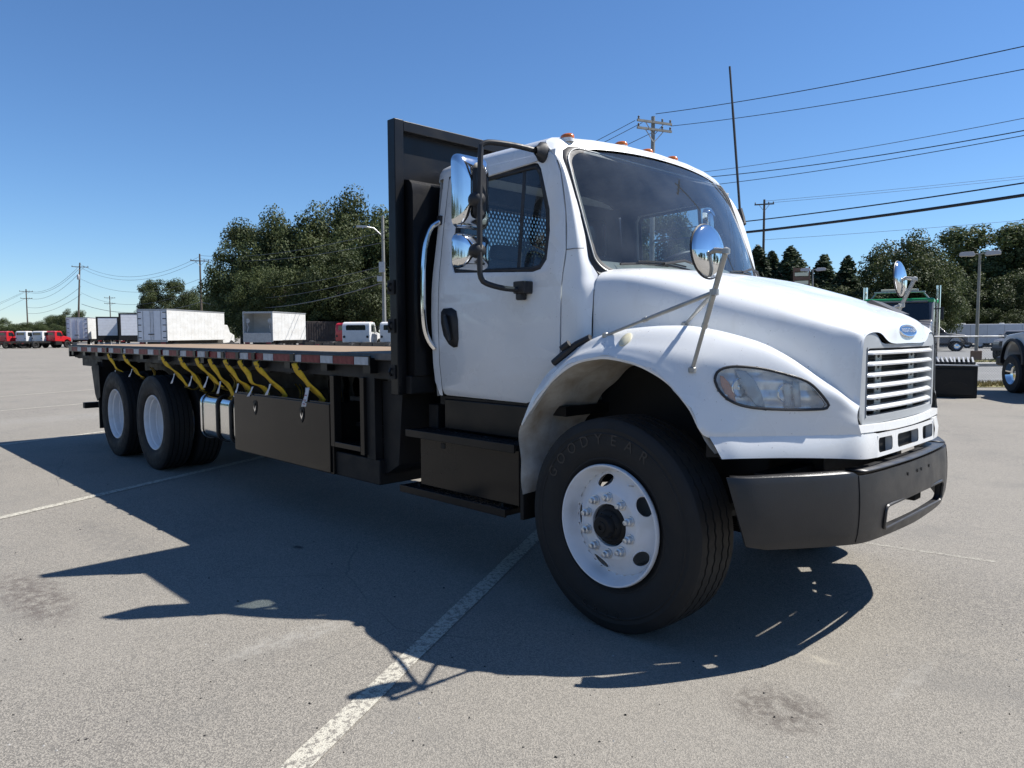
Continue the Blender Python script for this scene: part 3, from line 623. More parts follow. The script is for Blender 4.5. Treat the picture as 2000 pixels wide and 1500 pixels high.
# windshield, seal, wipers
s = MB(); s.panel(wloop(.050, .058, .075), [wloop(.025, .03)], lambda u, v: wmap(u, v, -.003), frange(-1, 1, 25), frange(0, 1, 9)); s.build('windshield_frame', 'white', T, smooth=60)
WO = wloop(0, 0)
s = MB(); s.panel(WO, [], lambda u, v: wmap(u, v, .002), frange(-.95, .95, 25), frange(.05, .95, 9)); WS = s.build('windshield', 'glass', T, smooth=60)
l1 = [wmap(u, v, .004) for u, v in wloop(-.012, -.016)]; l2 = [wmap(u, v, .010) for u, v in wloop(.008, .012)]; l3 = [wmap(u, v, .010) for u, v in wloop(.028, .034)]; l4 = [wmap(u, v, -.004) for u, v in wloop(.045, .055)]
s = MB(); s.grid([l1, l2, l3, l4], closed=True); s.build('windshield_seal', 'plastic', WS, smooth=60)
s = MB(); l2b = [wmap(u, v, .0125) for u, v in wloop(.012, .016)]; s.tube(l2b+[l2b[0]], .004, 5, cap=False); s.build('seal_bead', 'steel', WS)
for u0, u1, up in ((-.86, -.22, -.02), (.10, .74, .55)):
    W_ = thing('wiper', None, None); W_.parent = T
    pts = [wmap(u, .055+.03*sin((u-u0)/(u1-u0)*pi), .02) for u in frange(u0, u1, 12)]
    s = MB(); s.tube(pts, .007, 6); s.tube([p+Vector((.008, 0, .012)) for p in pts[2:-2]], .005, 5); s.build('wiper_blade', 'plastic', W_)
    arm = [wmap((u0+u1)/2, .085, .035), wmap((u0+u1)/2+.18, .115, .05), wmap((u0+u1)/2+.32, .09, .05), wmap((u0+u1)/2+.52, -.02, .03)]
    s = MB(); s.tube(arm, [.007, .008, .009, .013], 6); s.build('wiper_arm', 'plastic', W_)
# marker lights
for k, (yy, zz, xx) in enumerate(((-.80, 2.604, -.60), (-.28, 2.654, -.615), (0, 2.656, -.62), (.28, 2.654, -.615))):
    L_ = MB(); sx = 1
    L_.lathe([(.040, 0), (.040, .012), (.037, .024), (.026, .033), (.001, .037)], 20, (0, 0, 0), ax=2)
    L_.v = [(x*1.15, y*.82, z*.85) for x, y, z in L_.v]; L_ = L_.moved(Matrix.Translation((xx, yy, zz-.006)))
    o = L_.build('marker_light', 'amber', T, smooth=50)
    s = MB(); s.lathe([(.043, -.02), (.043, .002), (.001, .003)], 18, ax=2); s.v = [(x*1.05+xx, y*.84+yy, z+zz-.006) for x, y, z in s.v]; s.build('marker_base', 'white', o)
# doors
for sg in (1, -1):
    s = MB(); side(s, sg, DOOR, [WIN], .004); D_ = s.build('door', 'white', T, smooth=40, solid=.02)
    q = D_.modifiers.new('edge', 'BEVEL'); q.width = .004; q.segments = 2; q.limit_method = 'ANGLE'; q.angle_limit = radians(50)
    s = MB(); side(s, sg, WIN, [inset(WIN, .034)], -.004); s.build('window_seal', 'plastic', D_, smooth=30, solid=.006)
    s = MB(); side(s, sg, inset(WIN, .02), [], -.012); s.build('door_window', 'sideglass', D_, smooth=60)
    s = MB(); side(s, sg, [(-.80, 1.85), (-.775, 1.85), (-.79, 2.45), (-.815, 2.45)], [], -.010); s.build('vent_bar', 'plastic', D_, smooth=0, solid=.008)
    s = MB(); side(s, sg, inset(DOOR, .03), [WIN], -.045); s.build('door_trim', 'interior', D_, smooth=40)
    # handle recess
    hn = [(-1.462, 1.63), (-1.44, 1.653), (-1.36, 1.655), (-1.315, 1.635), (-1.30, 1.58), (-1.298, 1.46), (-1.31, 1.41), (-1.345, 1.405), (-1.39, 1.425), (-1.44, 1.48), (-1.462, 1.56)]
    s = MB(); side(s, sg, hn, [], .010); ho = s.build('door_handle', 'plastic', D_, smooth=30, solid=.01)
    s = MB(); s.tube([(-1.40, -sg*(YZ(1.6)+.028), 1.61), (-1.375, -sg*(YZ(1.6)+.034), 1.55), (-1.35, -sg*(YZ(1.5)+.03), 1.45)], [.014, .018, .012], 8); s.build('handle_lever', 'plastic', D_, smooth=60)
# lining
s = MB(); s.grid(loft([[p+Vector((0, -.02*p.y, -.05)) for p in r] for r in (back_rows[1:] + [top_row])], 2)); s.build('headliner', 'interior', T)
s = MB(); s.panel([(-.97, 1.08), (.97, 1.08), (1.0, 1.6), (.985, 2.1), (.925, 2.5), (-.925, 2.5), (-.985, 2.1), (-1.0, 1.6)], [rrect(-.76, 1.97, .76, 2.40, .07)], lambda y, z: Vector((-1.55, y, z))); s.build('rear_lining', 'interior', T, smooth=0)
s = MB(); rows = [[Vector((x, y, z)) for x, z in ((-.15-.15*abs(y)**2.2, 1.80), (-.28-.12*abs(y)**2, 1.885), (-.50, 1.915+(.05 if .15 < y < .75 else 0)), (-.62, 1.83), (-.60, 1.45), (-.5, 1.10))] for y in frange(-.90, .90, 25)]; s.grid(rows); s.build('dashboard', 'dash', T, smooth=50)
for yy in (-.50, .50):
    S_ = thing('seat', None, None); S_.parent = T
    s = MB(); s.box((-1.32, yy-.25, 1.42), (-.84, yy+.25, 1.56)); s.build('seat_cushion', 'interior', S_, bevel=.04, seg=3)
    s = MB(); s.box((-1.42, yy-.25, 1.52), (-1.30, yy+.25, 1.98), rot=Matrix.Rotation(radians(-8), 3, 'Y')); s.build('seat_back', 'interior', S_, bevel=.04, seg=3)
    s = MB(); s.box((-1.46, yy-.13, 1.985), (-1.37, yy+.13, 2.09)); s.build('headrest', 'interior', S_, bevel=.03, seg=3)
    s = MB(); s.box((-1.25, yy-.18, 1.085), (-.92, yy+.18, 1.42)); s.build('seat_base', 'matblack', S_, bevel=.01)
s = MB(); c0 = Vector((-.76, .50, 1.93)); ax = Vector((-.55, 0, .83)).normalized(); e1 = Vector((0, 1, 0)); e2 = ax.cross(e1)
s.tube([c0+(e1*cos(t)+e2*sin(t))*.22 for t in frange(0, 2*pi, 33)], .014, 8, cap=False)
for t in (pi/6, 5*pi/6, 3*pi/2): s.tube([c0-ax*.03, c0+(e1*cos(t)+e2*sin(t))*.22], .011, 6)
s.tube([c0-ax*.02, c0-ax*.30], .03, 8); s.build('steering_wheel', 'plastic', T)
for sg in (1, -1):
    s = MB(); side(s, sg, [(-1.54, 1.10), (-1.56, 1.7), (-1.52, 2.50), (-1.40, 2.50), (-1.40, 1.9), (-1.44, 1.10)], [], -.03); s.build('rear_corner_lining', 'interior', T, smooth=40)
    A = cr([(x, -(YZ(z)-.035)*sg, z) for x, z in ((-.47, 1.335), (-.46, 1.744), (-.44, 1.943), (-.465, 2.149), (-.525, 2.376), (-.575, 2.48))], 20); Bv = cr([Vector((-.30, -.93*sg, 1.40)), Vector((-.32, -.90*sg, 1.80))]+[wmap(-.985*sg, v_, -.02) for v_ in (.1, .3, .5, .7, .92)], 20); s = MB(); s.grid([A, Bv]); s.build('pillar_lining', 'interior', T, smooth=60)
s = MB(); s.grid([[p+Vector((-.02, 0, -.05)) for p in top_row], [p+Vector((-.02, 0, -.035)) for p in wrow]]); s.build('header_lining', 'interior', T, smooth=60)
def hoodz(y):
    q = min(RC, key=lambda r_: abs(abs(r_[0].y)-abs(y)) if r_[0].z > 1.7 else 9)[0]; return q
def cowl(u0, u1, n, m):
    us = frange(u0, u1, n); r1 = [wmap(u, -.045, -.003) for u in us]; edge = [RC[i][0] for i in range(5)]; r2 = []
    for u in us:
        y = u*.945; e = sorted(edge, key=lambda p: abs(abs(p.y)-abs(y)))[:2]; f = 0 if abs(e[0].y-e[1].y) < 1e-6 else (abs(y)-abs(e[0].y))/(abs(e[1].y)-abs(e[0].y)); r2.append(Vector((-.272, y, e[0].z+(e[1].z-e[0].z)*f-.006)))
    s = MB(); s.grid([r1, [p.lerp(q, .5)+Vector((0, 0, -.004)) for p, q in zip(r1, r2)], r2]); s.build('cowl', m, T, smooth=60)
cowl(-.84, .84, 30, 'plastic')
s = MB(); s.tube([(-.419, -1.013, 1.943), (-.365, -1.008, 1.945), (-.335, -.965, 1.947)], .002, 5); s.build('pillar_seam', 'matblack', T)
# grab handle behind the door
s = MB(); s.tube(cr([(-1.535, -.985, 2.215), (-1.56, -1.04, 2.17), (-1.575, -1.075, 2.04), (-1.58, -1.09, 1.8), (-1.58, -1.085, 1.56), (-1.565, -1.06, 1.45), (-1.54, -1.03, 1.395)], 30), .017, 10); s.build('grab_handle', 'chrome', T)
for z in (2.225, 1.385):
    s = MB(); s.box((-1.56, -1.02 if z < 2 else -.99, z-.03), (-1.515, -.96, z+.03)); s.build('grab_handle_foot', 'plastic', T, bevel=.006)
# hood latch strap and fender side lamp
for sg in (1, -1):
    s = MB(); s.tube([(-.40, -1.135*sg, 1.335), (-.33, -1.125*sg, 1.385), (-.27, -1.10*sg, 1.435), (-.19, -1.085*sg, 1.468)], [.02, .022, .018, .02], 8); s.tube([(-.345, -1.135*sg, 1.41), (-.30, -1.125*sg, 1.44)], .018, 8); s.build('hood_latch', 'plastic', T)
    p = onhood(1222, 664); s = MB(); s.lathe([(.036, -.003), (.036, .006), (.026, .012), (.001, .014)], 20, ax=2); s.v = [(x*1.25, y*.8, z) for x, y, z in s.v]
    s = s.moved(Matrix.Translation(p)@Vector((-.02, -.68, .73)).to_track_quat('Z', 'X').to_matrix().to_4x4()); s = s if sg == 1 else s.mirror(); o = s.build('side_lamp', 'cream', T)
# ---- door mirrors
for sg in (1, -1):
    G_ = thing('door_mirror', None, None); G_.parent = T
    f = lambda x, y, z: (x, y*sg, z)
    s = MB(); s.tube(cr([f(-.655, -.965, 2.51), f(-.70, -1.12, 2.525), f(-.755, -1.25, 2.53), f(-.775, -1.295, 2.515), f(-.78, -1.305, 2.47), f(-.785, -1.31, 2.2), f(-.787, -1.31, 1.86), f(-.785, -1.305, 1.80), f(-.775, -1.28, 1.77), f(-.745, -1.18, 1.745), f(-.70, -1.06, 1.735)], 60), .0155, 10); s.build('mirror_tube', 'plastic', G_)
    s = MB(); s.lathe([(.05, 0), (.046, .03), (.03, .05), (.02, .07)], 16, ax=1); s.v = [(x*.75, -y*1.0, z*1.2) for x, y, z in s.v]; s = s.moved(Matrix.Translation((-.645, -.945, 2.505))); (s if sg == 1 else s.mirror()).build('mirror_bracket', 'plastic', G_)
    s = MB(); s.box((-.745, -1.10, 1.715), (-.655, -1.02, 1.785)); s.box((-.735, -1.09, 1.68), (-.69, -1.04, 1.72)); (s if sg == 1 else s.mirror()).build('mirror_bracket', 'plastic', G_, bevel=.008)
    for z0, z1, nm in ((2.075, 2.475, 'mirror_head'), (1.85, 2.045, 'convex_mirror_head')):
        s = MB(); rows = []; cz = (z0+z1)/2; hz = (z1-z0)/2
        for k in range(7):
            t = k/6; sc = (1-(t)**3.0*.9)**.5; row = []
            for y_, z_ in rrect(-.125, -hz, .125, hz, .045, 5): row.append(Vector((-.905+.075*t, (-1.285+y_*sc), cz+z_*sc)))
            rows.append(row)
        s.grid(rows, closed=True); s.fan(rows[-1]); (s if sg == 1 else s.mirror()).build(nm, 'chrome', G_, smooth=60)
        s = MB(); s.fan([Vector((-.907, -1.285+y_*.97, cz+z_*.97)) for y_, z_ in rrect(-.125, -hz, .125, hz, .045, 5)]); (s if sg == 1 else s.mirror()).build('mirror_glass', 'chrome', G_, smooth=0)
        # black back cover with clamp
        s = MB(); rows = [[Vector((-.828+.012*t, -1.272+y_*(1-.25*t), cz+z_*(1-.15*t))) for y_, z_ in rrect(-.05, -hz*.78, .05, hz*.78, .045, 4)] for t in (0, .7, 1)]
        if z0 > 2: s.grid(rows, closed=True); s.fan(rows[-1])
        s.lathe([(.035, -.03), (.042, -.01), (.042, .02), (.03, .04), (.001, .045)], 16, (-.815, -1.305, cz-(.05 if z0 > 2 else 0)), ax=0); (s if sg == 1 else s.mirror()).build('mirror_clamp', 'plastic', G_, smooth=50)
# ---- fender mirrors
for sg in (1, -1):
    G_ = thing('fender_mirror', None, None); G_.parent = T
    c0 = at(1384, 491, 3.16); nrm = Vector((.995, -.06, .10)).normalized(); e1 = nrm.cross(Vector((0, 0, 1))).normalized(); e2 = e1.cross(nrm); R_ = .115
    B = lambda b: b if sg == 1 else b.mirror()
    s = MB(); rows = [[c0+nrm*t+(e1*cos(a)+e2*sin(a))*r for a in frange(0, 2*pi, 41)] for r, t in ((R_, -.012), (R_*1.01, -.004), (R_*.985, .005), (R_*.9, .011), (R_*.7, .021), (R_*.4, .029), (.001, .032))]
    s.grid(rows); B(s).build('mirror_shell', 'chrome', G_, smooth=60)
    s = MB(); rows = [[c0-nrm*(.012+t)+(e1*cos(a)+e2*sin(a))*r for a in frange(0, 2*pi, 33)] for r, t in ((R_, 0), (R_*.6, .006), (.001, .009))]; s.grid(rows); B(s).build('mirror_glass', 'chrome', G_, smooth=60)
    s = MB(); s.tube([c0+(e1*cos(a)+e2*sin(a))*(R_*1.01)-nrm*.008 for a in frange(0, 2*pi, 41)], .005, 6, cap=False); B(s).build('mirror_rim', 'plastic', G_)
    pt = c0+nrm*.085+Vector((0, 0, -.015)); foot = onhood(1352, 722); f2 = onhood(1183, 655); f3 = onhood(1338, 634); k1 = pt.lerp(foot, .33)
    s = MB(); s.tube([pt, pt.lerp(foot, .62)], .0125, 8); s.tube([pt.lerp(foot, .60), foot], .0095, 8); s.tube([pt.lerp(foot, .595), pt.lerp(foot, .63)], .0145, 8); B(s).build('mirror_post', 'steel', G_)
    s = MB(); s.tube([k1, k1.lerp(f2, .6)], .0105, 8); s.tube([k1.lerp(f2, .58), f2], .008, 8); s.tube([k1.lerp(f2, .58), k1.lerp(f2, .62)], .0125, 8); B(s).build('mirror_brace', 'steel', G_)
    s = MB(); s.tube([k1, k1.lerp(f3, .55)], .0105, 8); s.tube([k1.lerp(f3, .55), f3], .008, 8); B(s).build('mirror_brace', 'steel', G_)
    s = MB(); s.tube([c0+nrm*.028, pt], .012, 8); s.lathe([(.001, -.018), (.018, -.01), (.018, .01), (.001, .018)], 12, pt, ax=2); B(s).build('mirror_joint', 'steel', G_)
    s = MB(); s.lathe([(.001, -.018), (.02, -.012), (.02, .012), (.001, .018)], 12, k1, ax=2); B(s).build('brace_joint', 'steel', G_)
    for ft in (foot, f2, f3):
        s = MB(); s.lathe([(.018, -.012), (.018, .008), (.012, .014), (.001, .016)], 12, ft, ax=2); B(s).build('mirror_foot', 'steel', G_)
# ---- antenna on the far mirror arm
s = MB(); s.tube([(-.53, 1.12, 2.30), (-.55, 1.13, 2.36), (-.57, 1.13, 2.42)], .02, 8); s.tube(cr([(-.57, 1.13, 2.42), (-.61, 1.12, 2.9), (-.655, 1.10, 3.48)], 10), [.0095]*7+[.008]*3, 8)
s.tube([(-.60, .95, 2.33), (-.53, 1.12, 2.30)], .015, 8); s.build('antenna', 'plastic', T)
# ---- wheels -------------------------------------------------------------------
def tyre_mb(Ro, hw, grooves, zz=.004, n=120):
    ri = .298; pr = [(ri-.004, hw*.74), (ri+.012, hw*.80), (ri+.03, hw*.875), (ri+.033, hw*.90), (ri+.038, hw*.905), (ri+.041, hw*.895), (ri+.058, hw*.945), (ri+.09, hw*1.0), (ri+.13, hw*1.0), (Ro-.088, hw*.99), (Ro-.085, hw*1.008), (Ro-.080, hw*1.008), (Ro-.075, hw*.985), (Ro-.055, hw*1.0), (Ro-.05, hw*.985), (Ro-.028, hw*.95), (Ro-.012, hw*.90), (Ro-.006, hw*.86)]
    zg = [0]*len(pr)
    for gy in grooves:
        gw = .0065
        for r, t, z in ((Ro-.0025*abs(gy)/hw*2, gy+gw, zz), (Ro-.016, gy+gw*.6, zz), (Ro-.016, gy-gw*.6, zz), (Ro-.0025*abs(gy)/hw*2, gy-gw, zz)): pr.append((r, t)); zg.append(z)
    tail = [(r, -t) for r, t in pr[:18]][::-1]; pr += tail; zg += [0]*len(tail)
    b = MB(); b.lathe(pr, n, zig=zg); return b
def nut_mb():
    b = MB(); b.lathe([(.0265, 0), (.0265, -.006), (.020, -.007), (.020, -.028), (.0135, -.031), (.0125, -.046), (.001, -.048)], 8); return b
def wheel_front(name):
    W_ = thing(name, None, None)
    ty = tyre_mb(.54, .152, (.086, .030, -.030, -.086)).moved(Matrix.Translation((0, .017, 0))).build('tyre', 'rubber', W_, smooth=30)
    s = MB(); s.lathe([(.3065, -.118), (.3075, -.130), (.303, -.138), (.296, -.137), (.290, -.124), (.284, -.112), (.277, -.085), (.268, -.060), (.262, -.050)], 96)
    s.lathe([(.3, .12), (.285, .1), (.27, .0), (.262, -.05)], 64)
    def prof(r):
        P = [(.085, -.118), (.165, -.118), (.172, -.1165), (.182, -.108), (.215, -.085), (.245, -.062), (.262, -.050)]
        for (a, p), (b, q) in zip(P, P[1:]):
            if r <= b: return p+(q-p)*(r-a)/(b-a)
        return P[-1][1]
    hs = []
    for k in range(5):
        t0 = 2*pi*(k+.45)/5; hs.append([(t0+.24*cos(a), .222+.032*sin(a)) for a in frange(0, 2*pi, 23)[:-1]])
    s.panel([(0, .165), (2*pi, .165), (2*pi, .262), (0, .262)], hs, lambda t, r: Vector((r*cos(t), prof(r), r*sin(t))), frange(.07, 2*pi-.07, 88), (.172, .182, .2, .215, .23, .245))
    s.lathe([(.165, -.118), (.107, -.118), (.105, -.11), (.105, -.06)], 72)
    rim = s.build('rim', 'wheelwhite', W_, smooth=40, weld=.0004)
    s = MB()
    for h in hs: pts = [Vector((r*cos(t), prof(r), r*sin(t))) for t, r in h]; s.tube(pts+[pts[0]], .0035, 5, cap=False)
    o = tag(s.build('hand_hole_lip', 'wheelwhite', W_), kind='stuff')
    s = MB(); s.lathe([(.22, .02), (.22, .06), (.24, .08)], 40); s.lathe([(.001, .02), (.22, .02)], 40); s.build('brake_drum', 'galv', W_)
    s = MB(); s.lathe([(.100, -.06), (.098, -.112), (.080, -.118), (.076, -.130), (.068, -.138), (.058, -.142), (.056, -.168), (.050, -.176), (.030, -.178), (.028, -.184), (.012, -.185), (.011, -.176), (.001, -.176)], 40); s.build('hub', 'matblack', W_, smooth=35)
    for k in range(6):
        a = 2*pi*k/6; s = MB(); s.lathe([(.006, -.139), (.006, -.146), (.001, -.147)], 6, (.0625*cos(a), 0, .0625*sin(a))); s.build('hub_bolt', 'matblack', W_)
    nm = None
    for k in range(10):
        a = 2*pi*(k+.5)/10
        if nm is None: nm = nut_mb().build('lug_nut', 'nut', W_, smooth=40); o = nm
        else: o = nm.copy(); COL.objects.link(o); o.parent = W_
        o.location = (.1425*cos(a), -.1185, .1425*sin(a))
    s = MB(); s.tube([(.24*cos(1.05), -.075, .24*sin(1.05)), (.245*cos(1.05), -.10, .245*sin(1.05)), (.25*cos(1.07), -.12, .25*sin(1.07))], .004, 6); s.build('valve_stem', 'nut', W_)
    # raised letters on the sidewall
    def arc_text(txt, size, rad, ang0, adv, flip=False):
        for i, ch in enumerate(txt):
            if ch == ' ': continue
            t = textmesh(ch, size, .0012); a = ang0-adv*i*(1 if not flip else -1); b = MB(); V = []
            for x, y, z in t.v:
                rr = rad+(y if not flip else -y); aa = a-(x if not flip else -x)/rad; V.append((rr*cos(aa), -.1352+z-.0008, rr*sin(aa)))
            b.add(V, t.f); b.build('sidewall_letter', M['letter'], W_, smooth=0)
    arc_text('GOODYEAR', .078, .430, 2.60, .225)
    arc_text('G822', .05, .445, -1.9, .16, True)
    return W_
M['letter'] = mat('sidewall_letter_rubber', (0.018, 0.018, 0.019), 0.42)
def wheel_rear(name):
    W_ = thing(name, None, None)
    tyre_mb(.527, .138, (.078, .026, -.026, -.078), .0035, 96).build('tyre', 'rubber', W_, smooth=30)
    s = MB(); s.lathe([(.3065, -.098), (.3075, -.110), (.303, -.117), (.296, -.116), (.289, -.102), (.283, -.088), (.281, -.070), (.270, -.062), (.266, -.03), (.266, .0), (.258, .006), (.255, .035), (.246, .05), (.238, .075), (.225, .090), (.20, .096)], 80)
    hs = [[(2*pi*(k+.3)/5+.22*cos(a_), .172+.0*k+.022*sin(a_)) for a_ in frange(0, 2*pi, 19)[:-1]] for k in range(5)]
    s.panel([(0, .10), (2*pi, .10), (2*pi, .20), (0, .20)], hs, lambda t, r: Vector((r*cos(t), .096, r*sin(t))), frange(.1, 2*pi-.1, 60))
    s.lathe([(.3, .11), (.285, .1), (.268, .02)], 48); s.build('rim', 'wheelwhite', W_, smooth=40)
    s = MB(); s.lathe([(.10, .10), (.10, .05), (.092, .04), (.07, .036), (.001, .034)], 36); s.build('hub', 'matblack', W_, smooth=35)
    nm = None
    for k in range(10):
        a = 2*pi*k/10
        if nm is None: nm = nut_mb().build('lug_nut', 'nut', W_, smooth=40); o = nm
        else: o = nm.copy(); COL.objects.link(o); o.parent = W_
        o.location = (.1425*cos(a), .097, .1425*sin(a))
    return W_
STEER = radians(-2)
wf = wheel_front('wheel'); wf.parent = T; wf.location = (0, -1.045, .537); wf.rotation_euler = (0, 0, STEER)
wl = copy_tree(wf, T); wl.location = (0, 1.045, .537); wl.rotation_euler = (0, 0, pi+STEER)
XR1, XR2, RZ = -6.37, -7.69, .522
wr = wheel_rear('wheel'); first = True
for xr in (XR1, XR2):
    for sg in (1, -1):
        for dual in (0, 1):
            o = wr if first else copy_tree(wr, T); first = False; o.parent = T
            yy = -1.068+dual*.335; o.location = (xr, yy*sg, RZ)
            o.rotation_euler = (0, 1.0*dual+xr, (0 if sg == 1 else pi)+(pi if dual else 0))
# ---- chassis ------------------------------------------------------------------
for sg in (1, -1):
    s = MB(); s.prism([(-.0, .74), (.075, .74), (.075, .755), (.012, .755), (.012, .985), (.075, .985), (.075, 1.0), (0, 1.0)], 0, -9.0, .75); s.v = [(x, -(.43-y)*sg, z) for x, y, z in s.v]; s.build('frame_rail', 'matblack', T, smooth=0)
    s = MB()
    for k in range(5): s.box((-.75+k*.04, -sg*.50-.04, .50-k*.012), (.75-k*.04, -sg*.50+.04, .51-k*.012))
    s.build('leaf_spring', 'matblack', T, smooth=0)
    s = MB(); s.tube([(-6.3, -.5*sg, .60), (-7.03, -.5*sg, .66), (-7.8, -.5*sg, .60)], .07, 8); s.build('equaliser_beam', 'matblack', T)
    s = MB(); s.tube([(.1, -.42*sg, .72), (.02, -.85*sg, .52)], .035, 8); s.build('shock_absorber', 'matblack', T)
for x in (.3, -1.2, -2.6, -4.2, -5.6, -7.0, -8.6):
    s = MB(); s.box((x-.05, -.43, .78), (x+.05, .43, .96)); s.build('cross_member', 'matblack', T, smooth=0)
s = MB(); s.tube([(0, -.92, .50), (0, -.6, .42), (0, .6, .42), (0, .92, .50)], .06, 10); s.build('front_axle', 'matblack', T)
for xr in (XR1, XR2):
    s = MB(); s.tube([(xr, -.95, RZ), (xr, -.3, RZ), (xr, .3, RZ), (xr, .95, RZ)], [.08, .1, .1, .08], 12); s.lathe([(.001, -.2), (.14, -.16), (.2, 0), (.14, .16), (.001, .2)], 20, (xr, 0, RZ), ax=0); s.build('rear_axle', 'matblack', T)
s = MB(); s.tube([(-.6, 0, .8), (-3.4, 0, .72), (-6.2, 0, .56)], .05, 10); s.build('drive_shaft', 'matblack', T)
s = MB(); s.box((-.55, -.38, .55), (.72, .38, 1.30)); s.box((-1.5, -.28, .62), (-.5, .28, 1.0)); s.build('engine', 'matblack', T, bevel=.03)
# ---- steps and battery box below the cab
s = MB(); s.box((-1.62, -1.10, .50), (-.70, -.66, .838)); SB = s.build('step_box', 'boxblack', T, bevel=.008)
s = MB(); s.box((-1.40, -1.104, .765), (-1.36, -1.100, .80)); s.build('box_latch', 'matblack', SB, bevel=.003)
for zz, x0, x1, y0, y1 in ((.868, -1.70, -.68, -1.16, -.90), (.486, -1.78, -.76, -1.155, -.97)):
    S_ = thing('cab_step', None, None); S_.parent = T
    s = MB(); s.box((x0, y0, zz-.048), (x1, y0+.014, zz)); s.box((x0, y1-.014, zz-.04), (x1, y1, zz-.004)); s.box((x0, y0+.016, zz-.04), (x0+.014, y1-.016, zz-.004)); s.box((x1-.014, y0+.016, zz-.04), (x1, y1-.016, zz-.004)); s.build('step_frame', 'black', S_, bevel=.003)
    hs = []
    nx = 17; ny = 3
    for i in range(nx):
        for j in range(ny): hs.append(ell(x0+.05+(x1-x0-.1)*i/(nx-1), y0+.045+(y1-y0-.09)*j/(ny-1), .018, .016, 8))
    s = MB(); s.panel([(x0+.014, y0+.014), (x1-.014, y0+.014), (x1-.014, y1-.014), (x0+.014, y1-.014)], hs, lambda x, y: Vector((x, y, zz-.008))); s.build('step_tread', 'matblack', S_, smooth=0, solid=.008)
for x in (-1.66, -.86):
    s = MB(); s.box((x, -1.09, .43), (x+.02, -.97, .499)); s.build('step_bracket', 'matblack', T, smooth=0)
s = MB(); s.box((-1.5, -.99, .87), (-.66, -.80, 1.07)); s.build('cab_side_skirt', 'black', T, bevel=.01)
for x in (-1.54, -1.42):
    s = MB(); s.tube([(x, -.78, .70), (x, -.78, 1.12)], .014, 8); s.build('cab_support', 'matblack', T)
s = MB(); s.box((-.64, -1.15, .45), (-.615, -.75, .66)); s.build('mud_flap', 'matblack', T, smooth=0)
s = MB(); s.box((-1.72, -.95, .85), (-1.62, .95, 1.02)); s.build('cab_mount', 'matblack', T, bevel=.01)
# ---- headboard -----------------------------------------------------------------
HX0, HX1, HT = -1.765, -1.685, 2.862
HB = thing('headboard', None, None); HB.parent = T
s = MB(); s.panel([(-1.2, 1.10), (1.2, 1.10), (1.2, HT-.005), (-1.2, HT-.005)], [rrect(-.52, 2.06, .52, 2.40, .03)], lambda y, z: Vector((HX0+.012, y, z)), frange(-1.1, 1.1, 9)); s.build('headboard_panel', 'black', HB, smooth=0, solid=.005)
for sg in (1, -1):
    s = MB(); s.box((HX0, -1.222*sg if sg == 1 else 1.150, 1.095), (HX1, -1.150 if sg == 1 else 1.222, HT)); s.build('headboard_post', 'black', HB, bevel=.006)
    for z in (1.75, 1.50, 1.2):
        s = MB(); s.box((HX0-.012, (-1.232 if sg == 1 else 1.212), z), (HX1-.02, (-1.212 if sg == 1 else 1.232), z+.09)); s.tube([(HX0+.02, -1.235*sg, z+.02), (HX0+.03, -1.255*sg, z+.045), (HX0+.02, -1.235*sg, z+.07)], .008, 6); s.build('chain_hanger', 'matblack', HB, smooth=0)
s = MB(); s.box((HX0, -1.148, HT-.07), (HX1-.005, 1.148, HT-.002)); s.build('headboard_top_rail', 'black', HB, bevel=.006)
# tool cabinet bolted to the front of the headboard
s = MB(); pro = [(-1.61, 1.22), (-1.61, 2.40), (-1.622, 2.455), (-1.65, 2.48), (HX1-.02, 2.49), (HX0+.02, 2.49), (HX0+.02, 1.22)]
for y0, y1 in ((-1.14, -.53), (.53, 1.14)): s = MB(); s.prism([(x, z) for x, z in pro], 1, y0, y1); s.build('headboard_cabinet', 'black', HB, smooth=30)
s = MB(); s.box((-1.74, -.53, 1.22), (-1.612, .53, 2.06)); s.build('headboard_cabinet', 'black', HB, smooth=0)
for z in (2.06, 2.40):
    s = MB(); s.box((HX0+.0, -.53, z-.012), (HX1, .53, z+.012)); s.build('window_bar', 'black', HB, smooth=0)
s = MB()   # expanded metal mesh in the headboard window
for k in range(-9, 32):
    for d in (1, -1):
        pts = []
        for t in (0, .34):
            y = -.52+k*.036+t*.62*d if d == 1 else -.52+k*.036+(.34-t)*.62
            pts.append((y, 2.06+t))
        (ya, za), (yb, zb) = pts
        if min(ya, yb) < -.53 or max(ya, yb) > .53: continue
        s.tube([(HX0+.03, ya, za), (HX0+.03, yb, zb)], .0062, 4)
tag(s.build('window_mesh', 'matblack', HB, smooth=0), kind='stuff')
# braces from headboard to bed
for sg in (1, -1):
    s = MB(); s.box((-1.80, -1.16 if sg == 1 else .96, 1.10), (-1.63, -.96 if sg == 1 else 1.16, 1.22)); s.build('headboard_foot', 'matblack', HB, bevel=.008)
